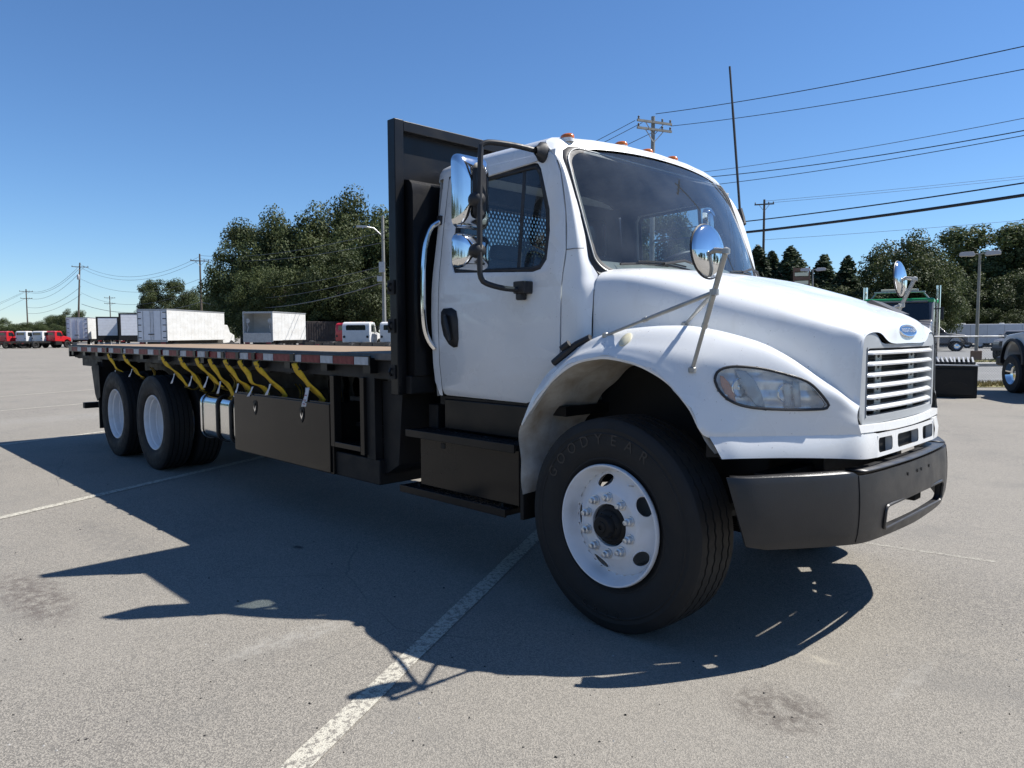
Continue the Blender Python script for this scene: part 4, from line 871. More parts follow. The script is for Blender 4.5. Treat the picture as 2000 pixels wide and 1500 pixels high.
# ---- flat bed -------------------------------------------------------------------
BX0, BX1 = -9.52, -1.78
BED = thing('flat_bed', None, None); BED.parent = T
npk = 13; pw = 2.28/npk; pm = None
for k in range(npk):
    y0 = -1.14+k*pw; s = MB(); dz = -.0115*(y0+1.14); s.box((BX0+.03, y0+.003, 1.322+dz), (BX1, y0+pw-.003, 1.366+dz+.002*((k*7) % 3)))
    s.build('deck_plank', 'wood', BED, bevel=.004)
for sg in (1, -1):
    E = lambda y: y*sg
    def bx(x0, ya, z0, x1, yb, z1): 
        b_ = MB(); b_.box((x0, min(E(ya), E(yb)), z0), (x1, max(E(ya), E(yb)), z1)); return b_
    bx(BX0, -1.185, 1.315 if sg == 1 else 1.28, BX1, -1.143, 1.366 if sg == 1 else 1.338).build('deck_edge', 'decksteel', BED, bevel=.006)
    bx(BX0, -1.160, 1.19, BX1, -1.145, 1.313).build('side_channel', 'matblack', BED, smooth=0)
    bx(BX0, -1.150, 1.185, BX1, -1.07, 1.197).build('side_channel_flange', 'matblack', BED, smooth=0)
    bx(BX0+.02, -1.236, 1.275, -1.99, -1.224, 1.347).build('rub_rail', 'black', BED, bevel=.003)
    bx(BX0+.02, -.45, 1.0, BX1, -.36, 1.17).build('bed_sill', 'matblack', BED, smooth=0)
    xs = frange(BX0+.15, -2.05, 14); po = None
    for x in xs:
        if po is None: po = bx(-.045, -1.222, 1.225, .045, -1.163, 1.33).build('stake_pocket', 'black', BED, smooth=0); o = po
        else: o = po.copy(); COL.objects.link(o); o.parent = BED
        o.location.x = x
    # reflective tape
    x = -2.0; k = 0; tm = {}
    while x > BX0+.2:
        L_ = .178 if k % 2 == 0 else .28; key = k % 2
        if key not in tm:
            tm[key] = bx(-L_+.004, -1.2395, 1.283, -.004, -1.2365, 1.337).build('reflective_tape', 'tapewhite' if key == 0 else 'tapered', BED, smooth=0); o = tm[key]
        else: o = tm[key].copy(); COL.objects.link(o); o.parent = BED
        o.location.x = x; x -= L_; k += 1
cm = None
for x in frange(BX0+.1, BX1-.1, 22):
    if cm is None:
        s = MB(); s.box((-.04, -1.14, 1.175), (.04, 1.14, 1.185)); s.box((-.006, -1.14, 1.187), (.006, 1.14, 1.32)); s.box((-.04, -1.14, 1.321), (.04, 1.14, 1.330)); cm = s.build('bed_cross_member', 'matblack', BED, smooth=0); o = cm
    else: o = cm.copy(); COL.objects.link(o); o.parent = BED
    o.location.x = x
s = MB(); s.box((BX0-.01, -1.23, 1.20), (BX0+.025, 1.23, 1.36)); s.build('bed_tail', 'black', BED, bevel=.006)
s = MB(); s.box((BX0+.30, -1.14, 1.08), (BX0+1.2, -.9, 1.19)); s.build('tail_sill', 'matblack', BED, smooth=0)
# ---- winches with yellow straps -------------------------------------------------
random.seed(3)
def strap(x, big=False, variant=0):
    W_ = thing('winch_strap', None, None); W_.parent = T; W_.location = (x, 0, 0)
    s = MB(); s.box((-.055, -1.222, 1.215), (-.045, -1.13, 1.275)); s.box((.045, -1.222, 1.215), (.055, -1.13, 1.275)); s.lathe([(.028, -.05), (.028, .05)], 12, (0, -1.19, 1.245), ax=0); s.lathe([(.038, .056), (.038, .075), (.001, .076)], 10, (0, -1.19, 1.245), ax=0); s.build('winch', 'matblack', W_, smooth=30)
    s = MB(); s.box((-.032, -1.252, 1.285), (.032, -1.2402, 1.345)); s.build('winch_bracket', 'black', W_, bevel=.003)
    sl = random.uniform(-.06, .05); dr = .30+random.uniform(-.03, .06); tw = random.uniform(-.02, .02)
    path = [Vector((-.01, -1.200, 1.272)), Vector((0, -1.232, 1.262)), Vector((.015, -1.222, 1.222)), Vector((.06+sl*.3, -1.19, 1.155)), Vector((.10+sl*.6+tw, -1.155+tw, 1.085+tw)), Vector((.145+sl, -1.11, 1.03)), Vector((.18+sl, -1.06, 1.262-dr))]
    pc = cr(path, 24); hw = .05; s = MB()
    l_ = [p+Vector((-hw, .006*sin(i*.7), 0)) for i, p in enumerate(pc)]; r_ = [p+Vector((hw, -.006*sin(i*.6+1), .004)) for i, p in enumerate(pc)]
    s.grid([l_, r_]); s.build('webbing', 'strap', W_, smooth=60, solid=.004)
    e = pc[-1]; s = MB()
    for k in (-1, 1): s.tube(cr([e+Vector((k*.036, -.02, .0)), e+Vector((k*.03, .05, -.03)), e+Vector((k*.015, .10, -.02)), e+Vector((k*.02, .13, .04)), e+Vector((k*.035, .115, .09)), e+Vector((k*.04, .09, .12))], 14), .007, 6)
    s.tube([e+Vector((-.03, .05, -.03)), e+Vector((.03, .05, -.03))], .006, 6); s.build('strap_hook', 'hook', W_)
    c = pc[13]; ln = .15 if big else random.uniform(.08, .13); hw2 = .032 if big else .020; dx = random.uniform(-.05, -.01)
    s = MB(); rows = [[c+Vector((dx*t-hw2, -.012-.02*t+.006*sin(5*t), -.02-ln*t)), c+Vector((dx*t+hw2, -.012-.02*t, -.015-ln*t))] for t in frange(0, 1, 6)]; s.grid(rows)
    tg = s.build('strap_tag', 'tag', W_, smooth=60, solid=.0015)
    if big:
        for t in (.4, .65, .85):
            s = MB(); q = c+Vector((dx*t, -.0165-.02*t, -.018-ln*t)); s.box(q+Vector((-.02, -.001, -.004)), q+Vector((.018, .001, .004))); s.build('tag_print', 'tagprint', W_, smooth=0)
for x, b_ in ((-7.75, 0), (-7.15, 0), (-5.90, 0), (-5.40, 0), (-4.98, 0), (-4.67, 0), (-4.33, 0), (-4.025, 0), (-3.715, 0), (-3.045, 1)): strap(x, bool(b_))
# ---- tool box, ladder recess, fuel tank -----------------------------------------
TB = thing('tool_box', None, None); TB.parent = T
s = MB(); s.box((-4.27, -1.172, .445), (-2.585, -.52, .985)); s.build('tool_box_body', 'boxblack', TB, bevel=.006)
s = MB(); s.box((-4.262, -1.186, .455), (-2.612, -1.174, .972)); s.build('tool_box_door', 'boxblack', TB, bevel=.005)
for px in (499, 590):
    xx = hit(px, 790, 1, -1.186).x; sh = [(0, -.052), (.022, -.025), (.03, .01), (.028, .042), (.015, .052), (-.015, .052), (-.028, .042), (-.03, .01), (-.022, -.025)]
    s = MB(); s.prism([(xx+a*1.15, .865+b_*1.2) for a, b_ in sh], 1, -1.191, -1.1865); s.build('latch_plate', 'matblack', TB, smooth=0)
    s = MB(); s.prism([(xx-.018, .885), (xx-.018, .855), (xx, .828), (xx+.018, .855), (xx+.018, .885), (xx+.006, .858), (xx, .852), (xx-.006, .858)], 1, -1.1945, -1.1915); s.build('latch_handle', 'chrome', TB, smooth=0)
    s = MB(); s.lathe([(.014, 0), (.014, -.006), (.001, -.008)], 14, (xx, -1.191, .893)); s.build('latch_lock', 'black', TB)
# ladder recess frame
LR = thing('ladder_recess', None, None); LR.parent = T
for x0, x1, z0, z1 in ((-2.60, -2.545, .66, 1.19), (-2.20, -2.15, .64, 1.19), (-2.545, -2.20, .66, .70)):
    s = MB(); s.box((x0, -1.185, z0), (x1, -1.12, z1)); s.build('recess_frame', 'boxblack', LR, bevel=.004)
s = MB(); s.box((-2.15, -1.16, .62), (-2.05, -1.10, 1.19)); s.build('recess_side', 'matblack', LR, smooth=0)
s = MB(); s.box((-2.55, -1.118, .66), (-2.16, -.50, .68)); s.build('recess_floor', 'matblack', LR, smooth=0)
s = MB(); s.box((-2.55, -.55, .66), (-2.16, -.53, 1.18)); s.build('recess_back', 'matblack', LR, smooth=0)
s = MB(); s.box((-2.54, -1.05, 1.00), (-2.21, -1.02, 1.03)); s.box((-2.54, -1.0, .80), (-2.21, -.97, .83)); s.box((-2.35, -1.02, .68), (-2.32, -1.0, 1.03), rot=Matrix.Rotation(radians(20), 3, 'Y')); s.build('folded_ladder', 'matblack', LR, smooth=0)
s = MB(); s.box((-2.60, -1.15, .44), (-2.02, -.40, .62)); s.build('lower_plate', 'matblack', T, bevel=.01)
s = MB(); s.prism([(-2.04, 1.17), (-1.80, 1.17), (-1.86, .60), (-2.04, .50)], 1, -1.10, -.45); s.build('bed_front_gusset', 'matblack', T, smooth=0)
for x in (-3.15, -3.55):
    s = MB(); s.lathe([(.10, -.04), (.14, -.03), (.14, .03), (.10, .04)], 24, (x+.1, -.60, 1.05)); s.build('air_tank_end', 'matblack', T)
FT = thing('fuel_tank', None, None); FT.parent = T
s = MB(); s.prism(rrect(-1.12, .47, -.52, .905, .09), 0, -5.19, -4.36); s.build('tank_body', 'alu', FT, smooth=30)
for x in (-5.19, -4.80, -4.50):
    s = MB(); o1 = [(-1.126, .47)]; lp = [Vector((x, y, z)) for y, z in rrect(-1.127, .463, -.513, .912, .094)]; lp2 = [p+Vector((.05, 0, 0)) for p in lp]
    s.grid([lp, lp2], closed=True); s.build('tank_strap', 'matblack' if x > -5 else 'chrome', FT, smooth=30, solid=.006, solid_off=1)
# ---- mud flaps, rear underride bar
for sg in (1, -1):
    s = MB(); s.prism([(-8.62, 1.08), (-8.45, 1.12), (-8.30, 1.10), (-8.28, .70), (-8.42, .64), (-8.50, .72)], 1, -1.19, -1.18); s.v = [(x, y*sg, z) for x, y, z in s.v]; s.build('fender_bracket', 'matblack', T, smooth=0)
    s = MB(); s.box((-8.40, min(-1.18*sg, -.6*sg), .28), (-8.38, max(-1.18*sg, -.6*sg), 1.15)); s.build('mud_flap', 'matblack', T, smooth=0)
s = MB(); s.box((-9.3, -1.14, .48), (-9.2, 1.14, .56)); s.build('underride_bar', 'matblack', T, bevel=.008)
for y in (-.42, .42):
    s = MB(); s.box((-9.28, y-.05, .56), (-9.18, y+.05, 1.05)); s.build('underride_post', 'matblack', T, smooth=0)
# ================================================================== BACKGROUND
def view_az(px): r_ = ray(px, 652); return atan2(r_.y, r_.x)
RH = Vector((RGT.x, RGT.y, 0)).normalized(); FH = Vector((FWD.x, FWD.y, 0)).normalized()
# ---- ground bands beyond the fence (right)
def band(name, d0, d1, x0, x1, m, z, kind='structure'):
    s = MB(); n = 24; a_ = []; b_ = []
    for i in range(n+1):
        q = x0+(x1-x0)*i/n
        a_.append(Vector((CAM.x, CAM.y, 0))+FH*(d0+.15*sin(i*1.7))+RH*q+Vector((0, 0, z))); b_.append(Vector((CAM.x, CAM.y, 0))+FH*(d1+.1*sin(i*2.3))+RH*q+Vector((0, 0, z)))
    s.grid([a_, b_]); return tag(s.build(name, m, smooth=0), kind=kind)
band('road', 21.8, 31.5, 8.5, 60, 'road', .006); band('grass_verge', 19.7, 21.8, 8.5, 60, 'hay', .010); band('grass_verge', 33.0, 39.5, 13, 70, 'hay', .010); band('road', 39.8, 72, 16, 110, 'road', .006)
s = MB(); pa = Vector((CAM.x, CAM.y, 0))+FH*31.6+RH*12; pb = Vector((CAM.x, CAM.y, 0))+FH*31.6+RH*60; s.add([pa, pb, pb+Vector((0, 0, .13)), pa+Vector((0, 0, .13)), pa+FH*1.35, pb+FH*1.35, pb+FH*1.35+Vector((0, 0, .13)), pa+FH*1.35+Vector((0, 0, .13))], [(0, 1, 2, 3), (3, 2, 6, 7), (4, 5, 6, 7)]); tag(s.build('kerb', 'concrete', smooth=0), kind='structure')
# grass blades on the verges
s = MB(); random.seed(11)
for i in range(5200):
    near = random.random() < .6
    d = random.uniform(19.8, 21.6) if near else random.uniform(33.2, 39.3); q = random.uniform(10.5, 18) if near else random.uniform(16, 30)
    p = Vector((CAM.x, CAM.y, .01))+FH*d+RH*q; h = random.uniform(.04, .11)*(1 if near else 1.6); wv = Vector((random.uniform(-1, 1), random.uniform(-1, 1), 0))*.02
    s.add([p-wv, p+wv, p+wv*.2+Vector((random.uniform(-.04, .04), random.uniform(-.04, .04), h))], [(0, 1, 2)], 0 if near or random.random() < .4 else 1)
M['dry'] = mat('dry_grass', (0.30, 0.235, 0.085), 0.9, var=0.3, vscale=2); M['grassgreen'] = mat('green_grass', (0.13, 0.16, 0.045), 0.9, var=0.3, vscale=1.2)
tag(s.build('grass', ['dry', 'grassgreen'], smooth=0), 'dry grass growing along the chain link fence and verge', 'grass', kind='stuff')
# ---- chain link fence
def fpt(q, d, z): return Vector((CAM.x, CAM.y, z))+FH*d+RH*q
FE = thing('chain_link_fence', 'low galvanised chain link fence along the dry grass verge', 'fence', fpt(12, 20.6, 0))
ML = Matrix.Translation(-FE.location)
Q0, Q1, FD, FHt = 9.0, 21.0, 20.6, 1.36
for q in frange(Q0, Q1, 6):
    s = MB(); s.tube([fpt(q, FD, 0), fpt(q, FD, FHt+.05)], .03, 8); s.moved(ML).build('fence_post', 'galv', FE)
s = MB(); s.tube([fpt(Q0, FD, FHt), fpt(Q1, FD, FHt)], .022, 8); s.moved(ML).build('top_rail', 'galv', FE)
s = MB(); q = Q0-FHt
while q < Q1:
    for d in (1, -1):
        a_, b_ = (q, q+FHt-.06) if d == 1 else (q+FHt-.06, q)
        za, zb = .06, FHt
        if min(a_, b_) < Q0:
            t = (Q0-min(a_, b_))/(FHt-.06)
            if d == 1: a_, za = Q0, .06+t*(FHt-.06)
            else: b_, zb = Q0, FHt-t*(FHt-.06)
        if max(a_, b_) > Q1: continue
        s.add([fpt(a_, FD+.02, za), fpt(b_, FD+.02, zb), fpt(b_+.0045, FD+.02, zb), fpt(a_+.0045, FD+.02, za)], [(0, 1, 2, 3)])
    q += .075
tag(s.moved(ML).build('wire_mesh', 'galv', FE, smooth=0), kind='stuff')
# ---- generic far vehicles -----------------------------------------------------
def wheel_mb(r=.5, w=.28, c=(0, 0, 0)):
    b = MB(); b.lathe([(r*.56, -w/2), (r*.9, -w/2), (r, -w*.38), (r, w*.38), (r*.9, w/2), (r*.56, w/2)], 24, c, 0); return b
def rim_mb(r=.5, w=.28, c=(0, 0, 0), sg=-1):
    b = MB(); b.lathe([(r*.57, sg*w*.5), (r*.53, sg*w*.42), (r*.4, sg*w*.2), (r*.2, sg*w*.25), (.001, sg*w*.3)], 20, c, 0); return b
def add_wheels(root, xs, y, r, w, rim='wheelwhite'):
    for x in xs:
        for sg in (-1, 1):
            W_ = wheel_mb(r, w, (0, 0, 0)).build('wheel', 'rubber', root, smooth=30); W_.location = (x, sg*y, r)
            rim_mb(r, w, (0, 0, 0), sg).build('rim', rim, W_, smooth=30)
def cab_chassis(label, px, d, off, paint, group=None, py=None, sc=1.0, name='parked_truck', rack=False):
    p = gnd(px, d); t = thing(name, label, 'truck', p, view_az(px)+radians(off), group); t.scale = (sc, sc, sc)
    prof = [(0, .98), (-.02, 1.6), (.0, 2.2), (.10, 2.36), (.35, 2.42), (.95, 2.40), (1.08, 2.34), (1.36, 1.72), (1.75, 1.66), (2.35, 1.52), (2.52, 1.42), (2.56, .95), (2.32, .90), (2.24, 1.08), (2.0, 1.22), (1.7, 1.2), (1.5, 1.02), (1.40, .82), (1.32, .92)]
    s = MB(); s.prism(prof, 1, -1.02, 1.02); cabo = s.build('cab', paint, t, bevel=.07, seg=3)
    s = MB(); s.fan([Vector((-.012, y, z+.02)) for y, z in rrect(-.72, 1.76, .72, 2.18, .10)]); s.build('rear_window', 'darkglass', cabo, smooth=0)
    for sg in (-1, 1):
        s = MB(); s.fan([Vector((x, sg*1.024, z)) for x, z in ((.34, 1.72), (.30, 1.80), (.30, 2.18), (.36, 2.25), (.85, 2.25), (.95, 2.18), (1.20, 1.70), (1.12, 1.66))]); s.build('side_window', 'darkglass', cabo, smooth=0)
        s = MB(); s.box((1.0, sg*1.25-.05, 1.75), (1.06, sg*1.25+.05, 2.15)); s.tube([(1.03, sg*1.02, 2.1), (1.03, sg*1.25, 2.1)], .02, 6); s.build('side_mirror', 'plastic', t)
        s = MB(); s.box((.42, min(sg*1.023, sg*1.04), 1.5), (.52, max(sg*1.023, sg*1.04), 1.54)); s.build('door_handle', 'plastic', cabo, smooth=0)
        s = MB(); s.lathe([(.001, -.02), (.09, -.015), (.09, 0)], 14, ax=0); s = s.moved(Matrix.Translation((-.022, sg*.86, 1.38))); s.build('grommet', 'plastic', cabo)
        s = MB(); s.box((-4.6, sg*.42-.04, .72), (1.9, sg*.42+.04, .98)); s.build('frame_rail', 'matblack', t, smooth=0)
        s = MB(); s.box((.1, min(sg*.55, sg*1.0), .45), (1.1, max(sg*.55, sg*1.0), .92)); s.build('side_tank', 'matblack', t, bevel=.06)
        s = MB(); s.box((2.42, min(sg*.62, sg*1.0), 1.1), (2.575, max(sg*.62, sg*1.0), 1.32)); s.build('headlight', 'silver', t, bevel=.03)
        s = MB(); s.box((-4.66, min(sg*.55, sg*.85), .66), (-4.60, max(sg*.55, sg*.85), .80)); s.build('tail_light', 'tapered', t, smooth=0)
    s = MB(); s.add([(1.09, -.88, 2.32), (1.09, .88, 2.32), (1.375, .92, 1.74), (1.375, -.92, 1.74)], [(0, 1, 2, 3)]); s.v = [(x+.012, y, z+.006) for x, y, z in s.v]; s.build('windshield', 'darkglass', cabo, smooth=0)
    s = MB(); s.box((2.40, -.5, 1.02), (2.585, .5, 1.42)); s.build('grille', 'plastic', t, bevel=.02)
    s = MB(); s.box((2.45, -1.1, .52), (2.78, 1.1, .86)); s.build('front_bumper', 'bumper', t, bevel=.05)
    for y in (-.8, -.25, 0, .25, .8):
        s = MB(); s.box((.92, y-.05, 2.40), (1.02, y+.05, 2.45)); s.build('roof_light', 'amber', t, bevel=.01)
    add_wheels(t, (1.95, -2.9), .88, .5, .30, 'matblack')
    if rack:
        s = MB(); s.box((-.02, -1.03, 2.30), (1.10, 1.03, 2.45)); s.build('cab_roof', 'green', t, bevel=.05)
        for y in (-.9, .9): s = MB(); s.tube([(.5, y, 2.4), (.55, y*.75, 2.68)], .025, 6); s.build('rack_leg', 'galv', t)
        s = MB(); s.box((.4, -.75, 2.66), (.7, .75, 2.70)); s.build('roof_rack', 'galv', t, smooth=0)
        s = MB(); s.box((.45, -.55, 2.705), (.65, .55, 2.78)); s.build('light_bar', 'cream', t, bevel=.02)
        for y in (-1.1, 1.1): s = MB(); s.tube([(-.15, y, .8), (-.15, y, 2.9)], .07, 10); s.build('exhaust_stack', 'chrome', t)
        s = MB(); s.box((.94, -.85, 2.30), (1.15, .85, 2.36)); s.build('sun_visor', paint, t, bevel=.02)
    return t
def box_truck(label, px, d, off, top, L, rear, group, wd=2.5):
    p = gnd(px, d); H = top; t = thing('box_truck', label, 'truck', p, view_az(px)+radians(off), group); hw = wd/2; zb = 1.05
    s = MB(); s.box((.0 if rear != 'open' else 1.6, -hw, zb), (L, hw, H)); s.build('box_body', 'boxwhite', t, bevel=.04)
    if rear == 'open':
        s = MB()
        for a_, b_ in (((0, -hw, zb), (1.6, -hw+.05, H)), ((0, hw-.05, zb), (1.6, hw, H)), ((0, -hw+.05, H-.06), (1.6, hw-.05, H)), ((0, -hw+.05, zb), (1.6, hw-.05, zb+.1))): s.box(a_, b_)
        s.build('box_shell', 'boxwhite', t, smooth=0)
        s = MB(); s.box((-.06, -hw+.1, zb-.15), (-.0, hw-.1, zb+.62)); s.build('lift_gate', 'galv', t, bevel=.02)
        for sg in (-1, 1):
            s = MB(); s.tube([(.2, sg*(hw-.25), zb+.6), (.2, sg*(hw-.35), zb+1.1), (.2, sg*(hw-.2), zb+1.5)], .06, 6); s.lathe([(.001, 0), (.2, .0)], 14, (.15, sg*(hw-.3), zb+1.55), ax=0); s.build('gate_arm', 'galv', t)
    fm_ = 'galv' if rear != 'roll' else 'matblack'
    fw = .09 if rear != 'roll' else .2
    for a_, b_ in (((-.03, -hw-.01, zb-.1), (.02, -hw+fw, H+.02)), ((-.03, hw-fw, zb-.1), (.02, hw+.01, H+.02)), ((-.03, -hw+fw, H-.12), (.02, hw-fw, H+.02)), ((-.03, -hw+fw, zb-.1), (.02, hw-fw, zb+(.06 if rear != 'roll' else .45)))):
        s = MB(); s.box(a_, b_); s.build('rear_frame', fm_, t, smooth=0)
    if rear == 'swing':
        for sg in (-1, 1):
            s = MB(); s.box((-.035, min(.012*sg, sg*(hw-.1)), zb+.07), (-.005, max(.012*sg, sg*(hw-.1)), H-.13)); D_ = s.build('rear_door', 'boxdoor', t, smooth=0)
            for yy in (.12, .75): s = MB(); s.tube([(-.06, sg*yy, zb+.05), (-.06, sg*yy, H-.12)], .018, 6); s.build('lock_rod', 'galv', D_)
            for k in range(5): s = MB(); z = zb+.25+k*(H-zb-.5)/4; s.box((-.06, sg*(hw-.2)-.14, z-.03), (-.036, sg*(hw-.2)+.14, z+.03)); s.build('hinge', 'matblack', D_, smooth=0)
            s = MB(); s.box((-.085, sg*.12-.06, zb+.5), (-.062, sg*.12+.2, zb+.56)); s.build('latch', 'matblack', D_, smooth=0)
    elif rear == 'roll':
        n = 7; h0, h1 = zb+.46, H-.13
        for k in range(n):
            s = MB(); s.box((-.012, -hw+.21, h0+(h1-h0)*k/n+.006), (.008, hw-.21, h0+(h1-h0)*(k+1)/n-.006)); s.build('roll_door_panel', 'boxdoor', t, smooth=0)
    for sg in (-1, 1):
        for k in range(int(L/.6)): s = MB(); x = .3+k*.6; s.box((x-.012, min(sg*hw, sg*(hw+.006)), zb+.1), (x+.012, max(sg*hw, sg*(hw+.006)), H-.1)); s.build('wall_rib', 'boxwhite', t, smooth=0)
        s = MB(); s.box((0, sg*hw-.03, H-.05), (L, sg*hw+.02, H+.03)); s.build('roof_rail', 'galv', t, smooth=0)
        s = MB(); s.box((.0, sg*.42-.05, .75), (L+1, sg*.42+.05, 1.04)); s.build('frame_rail', 'matblack', t, smooth=0)
        s = MB(); s.box((-.06, min(sg*.7, sg*1.1), .78), (-.02, max(sg*.7, sg*1.1), .92)); s.build('tail_light', 'tapered', t, smooth=0)
    s = MB(); s.box((-.1, -1.15, .5), (-.02, 1.15, .62)); s.build('rear_bumper', 'galv', t, smooth=0)
    if rear != 'open': s = MB(); s.prism([(L+.15, .9), (L+.15, 2.4), (L+.35, 2.5), (L+1.2, 2.45), (L+1.7, 1.75), (L+2.6, 1.5), (L+2.65, .8), (L+.2, .7)], 1, -1.0, 1.0); s.build('cab', 'boxwhite', t, bevel=.06)
    add_wheels(t, (1.7, L+1.9), .9, .5, .32, 'galv')
    return t
G1 = 'box trucks parked in a row behind the flatbed'
def ht(px, py, d): return toppx(px, py, d)
box_truck('white box truck with two closed rear doors and thin bright side', 151, 95, -17, ht(150, 620, 95), 9, 'swing', G1)
box_truck('box truck with black rear frame round a white roll door', 211, 90, -4, ht(211, 619, 90), 8, 'roll', G1)
box_truck('taller box truck with roll door and grey lower sill', 257, 84, -3, ht(257, 612, 84), 8, 'roll', G1)
box_truck('long white box truck with closed double rear doors, largest in the row', 298, 60, -30, ht(300, 604, 60), 10.2, 'swing', G1)
box_truck('white box truck with open rear and raised lift gate', 504, 58, -28, ht(505, 609, 58), 6.0, 'open', G1)
G2 = 'cab and chassis trucks parked at the lot edge'
cab_chassis('white cab and chassis truck with wide rear window behind the headboard', 695, 50, -22, 'white_plain', G2, sc=.97)
cab_chassis('white cab and chassis truck mostly hidden by the headboard', 768, 50, -22, 'white_plain', G2, sc=.97)
cab_chassis('red cab and chassis truck half hidden behind a white cab', 676, 58, -35, 'red', G2)
cab_chassis('red cab and chassis truck at the far end of the lot', 2, 90, -52, 'red', G2, sc=.86)
cab_chassis('white cab and chassis truck next to a red one with empty frame', 40, 90, -52, 'white_plain', G2, sc=.86)
cab_chassis('white cab and chassis truck squeezed between white and red cabs', 72, 90, -52, 'white_plain', G2, sc=.86)
cab_chassis('red cab and chassis truck parked beside the first box truck', 97, 90, -52, 'red', G2, sc=.86)
cab_chassis('green truck with roof light bar and chrome stacks beyond the fence', 1757, 27.5, 176, 'greytruck', None, sc=1.1, name='green_truck', rack=True)
# brown storage container
CT = thing('storage_container', 'dark brown steel storage container under the tall trees', 'container', gnd(632, 78), view_az(632)+radians(10))
s = MB(); s.box((0, -1.75, .0), (6, 1.75, 2.9)); s.build('container_body', 'brown', CT, bevel=.03)
for k in range(14): s = MB(); y = -1.65+k*.25; s.box((-.04, y, .15), (.0, y+.1, 2.75)); s.build('corrugation', 'brown', CT, smooth=0)
# low trailer with striped tape
LT = thing('low_trailer', 'low flat trailer edged with red and white striped tape', 'trailer', gnd(600, 46), view_az(600)-pi/2)
s = MB(); s.box((-3.2, -1.2, .55), (3.2, 1.2, .75)); s.build('trailer_deck', 'matblack', LT, smooth=0)
tm = {}
for k in range(28):
    key = k % 2
    if key not in tm: s = MB(); s.box((0, -1.21, .66), (.22, -1.201, .75)); tm[key] = s.build('striped_tape', 'tapewhite' if key else 'tapered', LT, smooth=0); o = tm[key]
    else: o = tm[key].copy(); COL.objects.link(o); o.parent = LT
    o.location.x = -3.1+k*.222
add_wheels(LT, (-.5, .5), .85, .33, .22)
# white enclosed cargo trailer beyond the road
CG = thing('cargo_trailer', 'long low white enclosed trailer across the road', 'trailer', gnd(1915, 68), view_az(1915)-pi/2)
s = MB(); s.box((-9, -1.2, .45), (9, 1.2, ht(1915, 633, 67))); s.build('trailer_body', 'boxdoor', CG, bevel=.05)
for k in range(14): s = MB(); x = -8.6+k*1.3; s.box((x, -1.215, .5), (x+.03, -1.2, 2.1)); s.build('trailer_seam', 'galv', CG, smooth=0)
for k in range(6): s = MB(); s.box((-7.6+k*3, -.2, 2.16), (-7.2+k*3, .2, 2.3)); s.build('roof_vent', 'boxwhite', CG, bevel=.05)
add_wheels(CG, (-1, 0), 1.05, .4, .24)
# pickup builder
def pickup(label, px, d, off, paint, sc=1.0, lift=0.0, cat='pickup truck', name='pickup_truck', shift=(0, 0)):
    a_ = view_az(px)+radians(off); p = gnd(px, d)-Matrix.Rotation(a_, 3, 'Z')@Vector((shift[0], shift[1], 0)); t = thing(name, label, cat, p, a_); t.scale = (sc,)*3; zl = lift
    pr = [(-2.6, .75), (-2.65, 1.35), (-.85, 1.38), (-.75, 1.85), (-.5, 1.95), (.55, 1.93), (.75, 1.88), (1.25, 1.38), (2.35, 1.28), (2.6, 1.15), (2.65, .7), (2.42, .62), (2.38, .85), (2.15, 1.05), (1.65, 1.05), (1.4, .85), (1.35, .6), (-1.25, .6), (-1.3, .85), (-1.5, 1.05), (-2.0, 1.05), (-2.25, .85), (-2.3, .72)]
    s = MB(); s.prism([(x, z+zl) for x, z in pr], 1, -.98, .98); bo = s.build('body', paint, t, bevel=.07, seg=3)
    for sg in (-1, 1):
        s = MB(); s.fan([Vector((x, sg*.985, z+zl)) for x, z in ((-.68, 1.42), (-.6, 1.82), (.5, 1.82), (.68, 1.78), (1.02, 1.40))]); s.build('side_window', 'darkglass', bo, smooth=0)
        for xc in (1.9, -1.75):
            s = MB(); rr = [(xc+.56*cos(q), .62+zl+.56*sin(q)) for q in frange(-.1, pi+.1, 14)]; s.grid([[Vector((x, sg*.97, z)) for x, z in rr], [Vector((x*1.0, sg*1.07, z+.01)) for x, z in rr], [Vector((xc+(x-xc)*.9, sg*1.08, .62+zl+(z-.62-zl)*.9)) for x, z in rr]]); s.build('fender_flare', 'plastic', t, smooth=50)
        s = MB(); s.box((2.5, min(sg*.55, sg*.93), .95+zl), (2.665, max(sg*.55, sg*.93), 1.16+zl)); s.build('headlight', 'silver', t, bevel=.03)
        s = MB(); s.box((.85, min(sg*1.0, sg*1.25), 1.42+zl), (.98, max(sg*1.0, sg*1.25), 1.64+zl)); s.build('side_mirror', 'plastic', t, bevel=.03)
        if not shift[0]: s = MB(); s.box((-2.67, min(sg*.75, sg*.97), .95+zl), (-2.6, max(sg*.75, sg*.97), 1.3+zl)); s.build('tail_light', 'tapered', t, smooth=0)
    s = MB(); s.fan([Vector((x+.015, y, z+zl+.008)) for x, y, z in ((.78, -.82, 1.84), (.78, .82, 1.84), (1.24, .9, 1.40), (1.24, -.9, 1.40))]); s.build('windshield', 'darkglass', bo, smooth=0)
    s = MB(); s.box((2.5, -.52, .82+zl), (2.68, .52, 1.18+zl)); s.build('grille', 'plastic', t, bevel=.02)
    s = MB(); s.box((2.5, -1.0, .5+zl), (2.85, 1.0, .72+zl)); s.build('front_bumper', 'plastic', t, bevel=.05)
    s = MB(); s.box((-2.4, -.45, .45+zl*.7), (2.3, .45, .62+zl)); s.build('chassis', 'matblack', t, smooth=0)
    add_wheels(t, (1.9, -1.75), .92, .47 if lift else .40, .30, 'chrome'); return t
pickup('white lifted pickup with black fender flares beside the fence', 1987, 17.9, 25, 'white_plain', 1.0, .14, name='lifted_pickup', shift=(1.9, .95))
